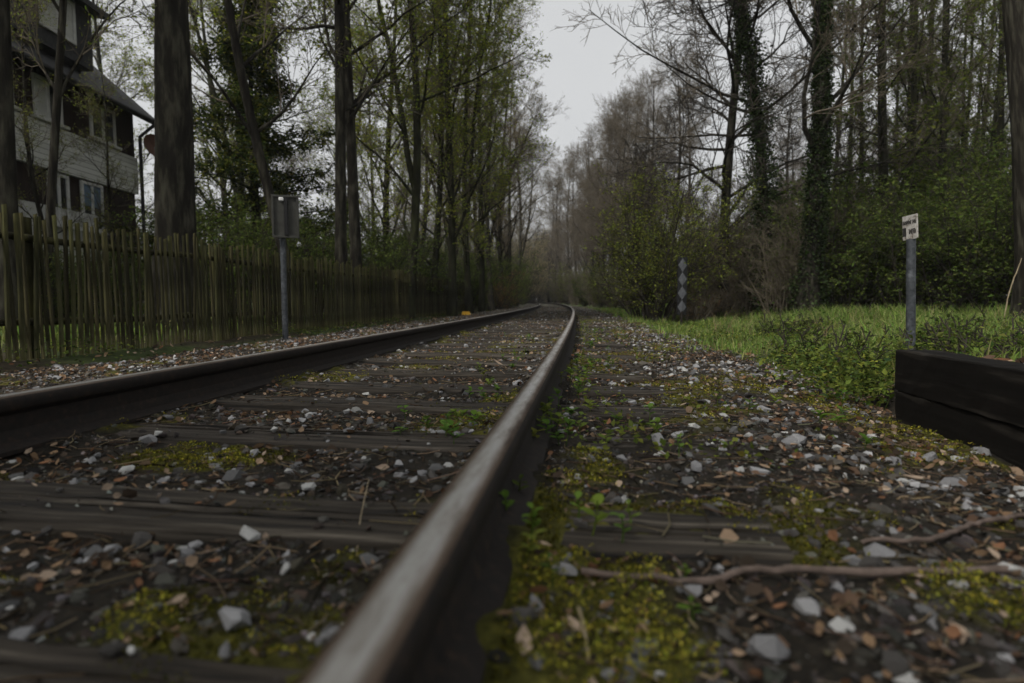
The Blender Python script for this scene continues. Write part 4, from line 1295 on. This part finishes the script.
def strewn(x, y, z, size, nbig, parent, name, stuffname):
    k = len(x)
    ci = rng.integers(0, len(LC), k); hi = rng.integers(0, 10, k)
    vis = np.where(y > .35, size / np.maximum(np.hypot(x, y), .4), 0)
    order = np.argsort(-vis)
    for q in order[:nbig]:
        link(name, leaf_mesh(int(hi[q]), int(ci[q])), parent, (float(x[q]), float(y[q]), float(z[q])), (rng.normal(0, .4), rng.normal(0, .4), rng.random() * 6.3), float(size[q]))
    mb = MB()
    for q in order[nbig:]:
        V, T = LS[hi[q]]
        a = rng.random() * 6.283; ca, sa = math.cos(a), math.sin(a); b = rng.normal(0, .4); e = rng.normal(0, .4)
        Rm = np.array([[ca, -sa, 0], [sa, ca, 0], [0, 0, 1]]) @ np.array([[1, 0, 0], [0, math.cos(b), -math.sin(b)], [0, math.sin(b), math.cos(b)]]) @ np.array([[math.cos(e), 0, math.sin(e)], [0, 1, 0], [-math.sin(e), 0, math.cos(e)]])
        mb.add(V @ Rm.T * size[q] + np.array([x[q], y[q], z[q]]), T, 0, np.array(LC[ci[q]]) * (.6 + .7 * rng.random()), False)
    return tag(link(stuffname, mb.mesh(stuffname, M['litter']), parent), kind='stuff')


s, o, x, y = scatter(lambda t: 1300 if t < 5 else 850 if t < 12 else 300, 40)
pr = (.25 + .75 * sstep(.4, .6, fbm(x * 2.1 + 30, y * 2.1 + 3, 3))) * np.where(slp_mask(s, o), .10, 1) * (.7 + .6 * sstep(.8, 1.6, o))
ok = rng.random(len(s)) < pr
s, o, x, y = s[ok], o[ok], x[ok], y[ok]
size = np.clip(rng.lognormal(math.log(.017), .40, len(x)), .007, .038)
strewn(x, y, top_z(s, o, x, y) + size * .18 + .004, size, 280, bed, 'fallen_leaf', 'leaf_litter')

# litter on the ground beside the bed
k = 7000
dd_ = 1.5 + 14 * rng.random(k) ** 1.4
pxr = 560 + 520 * rng.random(k)
cc = (pxr - 512) / F * dd_
x = cc * math.cos(YAW) - dd_ * math.sin(YAW); y = cc * math.sin(YAW) + dd_ * math.cos(YAW)
s, o = inv(x, y)
ok = (o > 1.7) & (o < 6) & (rng.random(k) < .9 * (1 - sstep(2.6, 4.6, o)) + .12) & ~((x > WALL_X - .05) & (y < WALL_Y1 + .03) & (x < WALL_X + .15))
x, y = x[ok], y[ok]
size = np.clip(rng.lognormal(math.log(.034), .4, len(x)), .012, .08)
strewn(x, y, surf_z(x, y) + .008 + size * .15, size, 0, ground, 'fallen_leaf', 'verge_leaf_litter')
# left shoulder litter
k = 1600
s = 1.5 + 18 * rng.random(k) ** 1.3; o = -4.2 + 1.8 * rng.random(k)
x, y = TR(s, o); size = np.clip(rng.lognormal(math.log(.032), .4, k), .012, .07)
strewn(x, y, surf_z(x, y) + .008 + size * .15, size, 0, ground, 'fallen_leaf', 'fence_leaf_litter')

# crumbs and twiglets
s, o, x, y = scatter(lambda t: 420 if t < 3 else 200 if t < 6 else 50, 12)
ok = rng.random(len(s)) < np.where(slp_mask(s, o), .12, 1)
s, o, x, y = s[ok], o[ok], x[ok], y[ok]; k = len(s)
a = rng.random(k) * 6.28; L_ = .02 + .05 * rng.random(k) ** 2; z = top_z(s, o, x, y) + .004
P = np.stack([np.stack([x - np.cos(a) * L_, y - np.sin(a) * L_, z], 1), np.stack([x, y, z + .004 * rng.random(k)], 1), np.stack([x + np.cos(a + .3) * L_, y + np.sin(a + .3) * L_, z + .008 * rng.random(k)], 1)], 1)
mb = MB()
tubes(mb, P, np.full((k, 3), .0013) * (.6 + rng.random((k, 1))), 3, 0, pick(rng, k, [(0.07, 0.05, 0.035), (0.12, 0.09, 0.06), (0.18, 0.14, 0.09), (0.03, 0.024, 0.018)]))
tag(link('twig_litter', mb.mesh('twig_litter', M['litter']), bed), kind='stuff')

# moss: tiny upright shoots in cushions
mb = MB()
MC = [(0.135, 0.125, 0.018), (0.19, 0.17, 0.025), (0.08, 0.08, 0.012), (0.045, 0.05, 0.009)]
for dens, lsz, s_lo, s_hi in ((lambda t: 60000 if t < 2.5 else 0, .0065, -.1, 1.7), (lambda t: 9000 if t < 5 else 0, .0085, 1.7, 5), (lambda t: 1600 if t < 9 else 0, .012, 5, 9)):
    n_ = int(dens(s_lo + .2) * (s_hi - s_lo) * 4.6)
    s = s_lo + (s_hi - s_lo) * rng.random(n_); o = -2.4 + 4.4 * rng.random(n_)
    ok = (np.abs(o) > .07) & (np.abs(o + GAUGE) > .07); s, o = s[ok], o[ok]
    x, y = TR(s, o); bz = bed_z(x, y); on = slp_mask(s, o) & (bz < .003)
    mk = moss_mask(x, y)
    ok = ((rng.random(len(s)) < mk * .6) & ~on) | (on & (fbm(x * 6, y * 6, 2) > .68) & (rng.random(len(s)) < .10))
    ok &= ~((x > WALL_X - .03) & (y < WALL_Y1))
    s, o, x, y, mk = s[ok], o[ok], x[ok], y[ok], mk[ok]; k = len(s)
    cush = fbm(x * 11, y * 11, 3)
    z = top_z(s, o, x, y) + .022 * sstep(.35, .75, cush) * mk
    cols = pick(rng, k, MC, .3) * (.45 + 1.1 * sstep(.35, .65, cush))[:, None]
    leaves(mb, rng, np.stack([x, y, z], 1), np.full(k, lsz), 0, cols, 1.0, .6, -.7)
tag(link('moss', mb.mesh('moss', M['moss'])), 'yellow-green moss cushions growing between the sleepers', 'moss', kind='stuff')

# ------------------------------------------------------------------ grass and ground cover
def blades(mb, x, y, z, h, w, cols, lean=.35):
    k = len(x)
    a = rng.random(k) * 6.283; b = rng.random(k) * 6.283
    ca, sa = np.cos(a) * w, np.sin(a) * w
    lx, ly = np.cos(b) * h * lean * rng.random(k), np.sin(b) * h * lean * rng.random(k)
    p0 = np.stack([x - ca, y - sa, z], 1); p1 = np.stack([x + ca, y + sa, z], 1)
    p2 = np.stack([x + lx * .4 + ca * .8, y + ly * .4 + sa * .8, z + h * .6], 1); p3 = np.stack([x + lx * .4 - ca * .8, y + ly * .4 - sa * .8, z + h * .6], 1)
    p4 = np.stack([x + lx * 1.3, y + ly * 1.3, z + h * (1 - .15 * rng.random(k))], 1)
    V = np.stack([p0, p1, p2, p3, p4], 1).reshape(-1, 3); i = np.arange(k)[:, None] * 5
    mb.add(V, i + np.array([[0, 1, 2, 3]]), 0, np.repeat(cols, 5, 0), True)
    n0 = mb.n - len(V)
    mb.L.append((i + np.array([[3, 2, 4]]) + n0).ravel().astype(np.int32)); mb.C.append(np.full(k, 3, np.int32)); mb.M.append(np.zeros(k, np.int32)); mb.S.append(np.ones(k, bool))


GC = [(0.145, 0.22, 0.05), (0.18, 0.255, 0.06), (0.10, 0.165, 0.04), (0.24, 0.245, 0.10)]
mb = MB()
k = 170000
dd_ = 2.4 + 34 * rng.random(k) ** 1.3
pxr = 570 + 520 * rng.random(k)
cc = (pxr - 512) / F * dd_
x = cc * math.cos(YAW) - dd_ * math.sin(YAW); y = cc * math.sin(YAW) + dd_ * math.cos(YAW)
s, o = inv(x, y)
far = sstep(12, 22, dd_)
inner = lerp(np.array([2.0]), np.array([1.25]), sstep(3.5, 7, s))[..., 0]
tuft = fbm(x * 1.5 + 11, y * 1.5 + 60, 3)
pden = sstep(inner - .5, inner + 1.2, o + (tuft - .5) * 1.6) * (.35 + .65 * sstep(.4, .55, tuft) + .3 * sstep(4, 6, o))
ok = (rng.random(k) < pden) & (o > 1.1) & (o < 13) & ~((x > WALL_X - .1) & (y < WALL_Y1 + .1) & (x < 2.6))
x, y, dd_, o = x[ok], y[ok], dd_[ok], o[ok]; k = len(x)
h = (.04 + .11 * rng.random(k)) * (.7 + .8 * sstep(2.5, 5, o)) * (.35 + 1.5 * sstep(.3, .7, fbm(x * 1.4 + 5, y * 1.4, 3)))
blades(mb, x, y, surf_z(x, y) - .005, h, (.0028 + .00035 * dd_), pick(rng, k, GC, .25), .7)
tag(link('grass', mb.mesh('grass', M['grass'])), 'short bright green grass of the verge beside the track', 'grass', kind='stuff')
# dry stalks standing in the verge
mb = MB(); k = 1600
dd_ = 4 + 11 * rng.random(k); pxr = 650 + 330 * rng.random(k); cc = (pxr - 512) / F * dd_
x = cc * math.cos(YAW) - dd_ * math.sin(YAW); y = cc * math.sin(YAW) + dd_ * math.cos(YAW); s, o = inv(x, y)
ok = (o > 2.2) & (fbm(x * .9 + 7, y * .9, 2) > .5); x, y, dd_ = x[ok], y[ok], dd_[ok]
blades(mb, x, y, surf_z(x, y), .12 + .26 * rng.random(len(x)), .003, pick(rng, len(x), [(0.26, 0.20, 0.12), (0.20, 0.16, 0.09)]), 1.0)
tag(link('dry_grass', mb.mesh('dry_grass', M['grass'])), 'pale dry stalks standing among the verge grass', 'dry grass', kind='stuff')
# leafy ground cover in front of the marker post, at the fence foot, and on the shoulder
mb = MB()
def cover(x, y, hmax, size, cols):
    k = len(x)
    pos = np.stack([x, y, surf_z(x, y) + hmax * rng.random(k) ** .8], 1)
    leaves(mb, rng, pos, np.full(k, size), 0, pick(rng, k, cols, .3), 1.2, .7, -.1)
k = 75000
dd_ = 2.7 + 12 * rng.random(k) ** 1.2; pxr = 620 + 440 * rng.random(k); cc = (pxr - 512) / F * dd_
x = cc * math.cos(YAW) - dd_ * math.sin(YAW); y = cc * math.sin(YAW) + dd_ * math.cos(YAW); s, o = inv(x, y)
den = sstep(.42, .58, fbm(x * 1.3 + 2, y * 1.3 + 5, 3) + .22 * np.exp(-((x - 1.9) / .8) ** 2 - ((y - 3.7) / 1.1) ** 2)) * sstep(1.3, 1.9, o + .3 * np.exp(-((y - 3.2) / .5) ** 2))
ok = (rng.random(k) < den) & ~((x > WALL_X - .1) & (y < WALL_Y1 + .06) & (x < 2.4))
x, y = x[ok], y[ok]
cover(x, y, .06 + .09 * fbm(x * 2, y * 2, 2) + .13 * np.exp(-((x - 1.9) / .9) ** 2 - ((y - 3.7) / 1.3) ** 2), .029, LG['mid'] + LG['mid'] + LG['vivid'] + [(0.06, 0.10, 0.04)])
k = 9000
s = 2.5 + 26 * rng.random(k) ** 1.3; o = -4.6 + 1.1 * rng.random(k)
x, y = TR(s, o); ok = rng.random(k) < sstep(.42, .62, fbm(x * 1.6, y * 1.6 + 50, 3)) * sstep(-3.5, -4.0, o)
cover(x[ok], y[ok], .06 + .10 * (s[ok] < 8), .032, LG['mid'] + LG['dark'] + LG['bright'])
k = 9000   # creeping weeds on the outer shoulder of the ballast
s = 1.6 + 12 * rng.random(k) ** 1.2; o = .12 + 2.3 * rng.random(k)
x, y = TR(s, o); ok = rng.random(k) < sstep(.55, .68, fbm(x * 2.4 + 70, y * 2.4 + 20, 3) + .16 * np.exp(-((o - .2) / .16) ** 2) + .07 * sstep(1.2, 2, o))
ok &= ~((x > WALL_X - .06) & (y < WALL_Y1 + .05))
cover(x[ok], y[ok], .03 + .04 * (o[ok] < .35), .022, LG['bright'])
tag(link('ground_cover', mb.mesh('ground_cover', M['leaf'])), 'low leafy weeds creeping over the verge and ballast edge', 'ground cover', kind='stuff')
# lawn and weeds behind the fence
mb = MB(); k = 14000
s = 2 + 22 * rng.random(k); o = -4.6 - 6 * rng.random(k) ** 1.3
x, y = TR(s, o); ok = rng.random(k) < sstep(.38, .55, fbm(x * .7, y * .7, 3))
x, y = x[ok], y[ok]; blades(mb, x, y, ground_z(x, y), .08 + .22 * rng.random(len(x)), .008, pick(rng, len(x), GC + LG['bright'], .25), .6)
tag(link('garden_grass', mb.mesh('garden_grass', M['grass'])), 'uncut garden grass showing through the picket fence', 'grass', kind='stuff')

# ------------------------------------------------------------------ small single plants, sticks
def oval(mb, base, d, up_, size, w, col):
    d = norm(np.asarray(d, float)); sd = norm(np.cross(d, up_)); n_ = np.cross(sd, d)
    V = [base]
    for t, k in ((.25, .75), (.55, 1.0), (.82, .6)):
        for q in (-1, 0, 1):
            V.append(base + d * size * t + sd * q * size * w * k * .5 + n_ * (abs(q) * .07 - .12 * t * t) * size)
    V.append(base + d * size + n_ * (-.14) * size)
    T = [(0, 2, 1), (0, 3, 2), (1, 2, 5), (1, 5, 4), (2, 3, 6), (2, 6, 5), (4, 5, 8), (4, 8, 7), (5, 6, 9), (5, 9, 8), (7, 8, 10), (8, 9, 10)]
    mb.add(V, T, 0, col, True)


def weed(px, py, h, nl, lsize, detail, label='small green seedling with oval leaves sprouting from the ballast'):
    d = (CZ + .03) * F / (py - 300); xx, yy = at(px, d)
    zz = float(surf_z(xx, yy))
    top = np.array([rng.normal(0, h * .15), rng.normal(0, h * .15), h])
    P = np.array([[(0, 0, -.01), top * .5 + np.array([h * .05, 0, 0]), top]])
    col = pick(rng, 1, [(0.10, 0.17, 0.03), (0.085, 0.145, 0.03), (0.13, 0.17, 0.035)], .15)[0]
    lv = []
    for q in range(nl):
        t = .35 + .65 * (q + 1) / nl; a = q * 2.4 + rng.random()
        base = np.array([P[0, 1] * 2 * t if t < .5 else P[0, 1] + (P[0, 2] - P[0, 1]) * (t - .5) * 2])[0]
        dv = np.array([math.cos(a), math.sin(a), .45 + rng.normal(0, .2)])
        lv.append((base, dv))
    if detail:
        root = tag(link('seedling', None, loc=(xx, yy, zz)), label, 'seedling', 'seedlings on the ballast')
        mb = MB(); tubes(mb, P, [[.0022, .0018, .0012]], 5, 0, col * .8); link('stem', mb.mesh('stem', M['leaf']), root)
        for base, dv in lv:
            mb = MB(); oval(mb, base, dv, np.array([0, 0, 1.]), lsize * (.7 + .6 * rng.random()), .62, col * (.8 + .5 * rng.random())); link('leaf', mb.mesh('leaf', M['leaf']), root)
    else:
        mb = MB(); tubes(mb, P, [[.0018, .0015, .001]], 3, 0, col * .8)
        for base, dv in lv:
            oval(mb, base, dv, np.array([0, 0, 1.]), lsize * (.7 + .6 * rng.random()), .62, col * (.8 + .5 * rng.random()))
        tag(link('seedling', mb.mesh('seedling', M['leaf']), loc=(xx, yy, zz)), label, 'seedling', 'seedlings on the ballast')


for (px, py, h, nl, ls) in [(592, 558, .075, 5, .030), (580, 540, .05, 4, .022), (625, 565, .06, 5, .022), (634, 548, .05, 4, .02), (516, 520, .05, 4, .02), (530, 580, .06, 7, .018), (522, 600, .05, 6, .018), (608, 462, .035, 3, .03), (682, 470, .05, 6, .022), (555, 610, .04, 4, .016), (505, 545, .05, 5, .02), (690, 600, .02, 4, .014), (655, 445, .03, 4, .02), (700, 640, .03, 4, .018)]:
    weed(px, py, h, nl, ls, True)
for q in range(110):
    py = 330 + 130 * rng.random() ** 1.4
    if rng.random() < .55: px = 600 - (py - 300) * .55 + 10 + abs(rng.normal(0, 26))
    elif rng.random() < .5: px = 560 + 330 * rng.random()
    else: px = 575 - (py - 300) * .75 - abs(rng.normal(0, 30))
    weed(px, py, .03 + .05 * rng.random(), 5 + int(4 * rng.random()), .03, False)


def stick(name, pts, r0, r1, mat, label, n=28, wob=.006):
    pts = np.array(pts); t = np.linspace(0, 1, len(pts)); tt = np.linspace(0, 1, n)
    P = np.stack([np.interp(tt, t, pts[:, i]) for i in range(3)], 1)
    for _ in range(3): P[1:-1] = (P[:-2] + 2 * P[1:-1] + P[2:]) / 4
    P += rng.normal(0, wob * .25, P.shape)
    R = np.linspace(r0, r1, n) * (1 + rng.normal(0, .10, n))
    c = P[n // 2].copy()
    mb = MB(); tubes(mb, [P - c], [R], 8, 0, (1, 1, 1), True)
    return tag(link(name, mb.mesh(name, M[mat]), loc=tuple(c)), label, 'stick')


def gp(px, py, dz=.012):
    d = (CZ + .04) * F / (py - 300); xx, yy = at(px, d)
    return (xx, yy, float(surf_z(xx, yy)) + dz)


stick('stick', [gp(582, 600, .0), gp(640, 604), gp(715, 614, .01), (*gp(770, 607)[:2], gp(770, 607)[2] + .01), gp(850, 603, .016), gp(960, 602, .014), gp(1060, 600, .012)], .0055, .0075, 'stick', 'long crooked brown stick lying across the mossy ballast')
stick('stick', [gp(870, 560, .004), gp(935, 570, .012), gp(965, 556, .016), gp(985, 545, .014), gp(1045, 532, .012)], .0042, .0055, 'stick', 'bent thin stick lying among leaves below the black wall')
a0 = gp(592, 690, 0)
stick('dry_stalk', [a0, (a0[0] - .004, a0[1] + .01, a0[2] + .03), (a0[0] - .014, a0[1] + .02, a0[2] + .062)], .0022, .0016, 'straw', 'short upright straw-coloured stalk beside the rail', 10, .001)
a0 = gp(185 + 175, 540, 0)
stick('dry_stalk', [gp(352, 572, .0), gp(356, 545, .02), gp(366, 520, .06)], .0012, .0008, 'straw', 'thin dry reddish stalk between two sleepers', 10, .001)
x, y = at(1003, 8.2); z = float(ground_z(x, y))
stick('sapling', [(x, y, z - .05), (x + .03, y, z + .35), (x + .09, y, z + .65), (x + .19, y, z + .98)], .009, .005, 'straw', 'thin pale bent sapling standing in the grass before the stout trunk', 16, .008)
for (px, py, sz, cc, lab) in [(735, 571, .036, 2, 0), (922, 498, .06, 3, 0), (540, 655, .032, 5, 0), (497, 372, .08, 3, 0)]:
    xx, yy, zz = gp(px, py, .03)
    link('fallen_leaf', leaf_mesh(int(rng.integers(10)), cc), bed, (xx, yy, zz), (rng.normal(0, .3), rng.normal(0, .3), .3 * rng.random()), sz)

# ------------------------------------------------------------------ air
mb = MB(); box(mb, -700, 700, -130, 1000, -3, 30)  # haze volume added to lift the darkest tones of the woods
m, n, l, b = newmat('haze'); n.remove(b)
v = n.new('ShaderNodeVolumePrincipled'); v.inputs['Density'].default_value = 0.0005; v.inputs['Color'].default_value = (0.93, 0.94, 0.96, 1)
l.new(v.outputs[0], [q for q in n if q.type == 'OUTPUT_MATERIAL'][0].inputs['Volume'])
tag(link('haze', mb.mesh('haze', m)), 'thin pale haze added over the line to lift the dark woods', 'haze', kind='stuff')
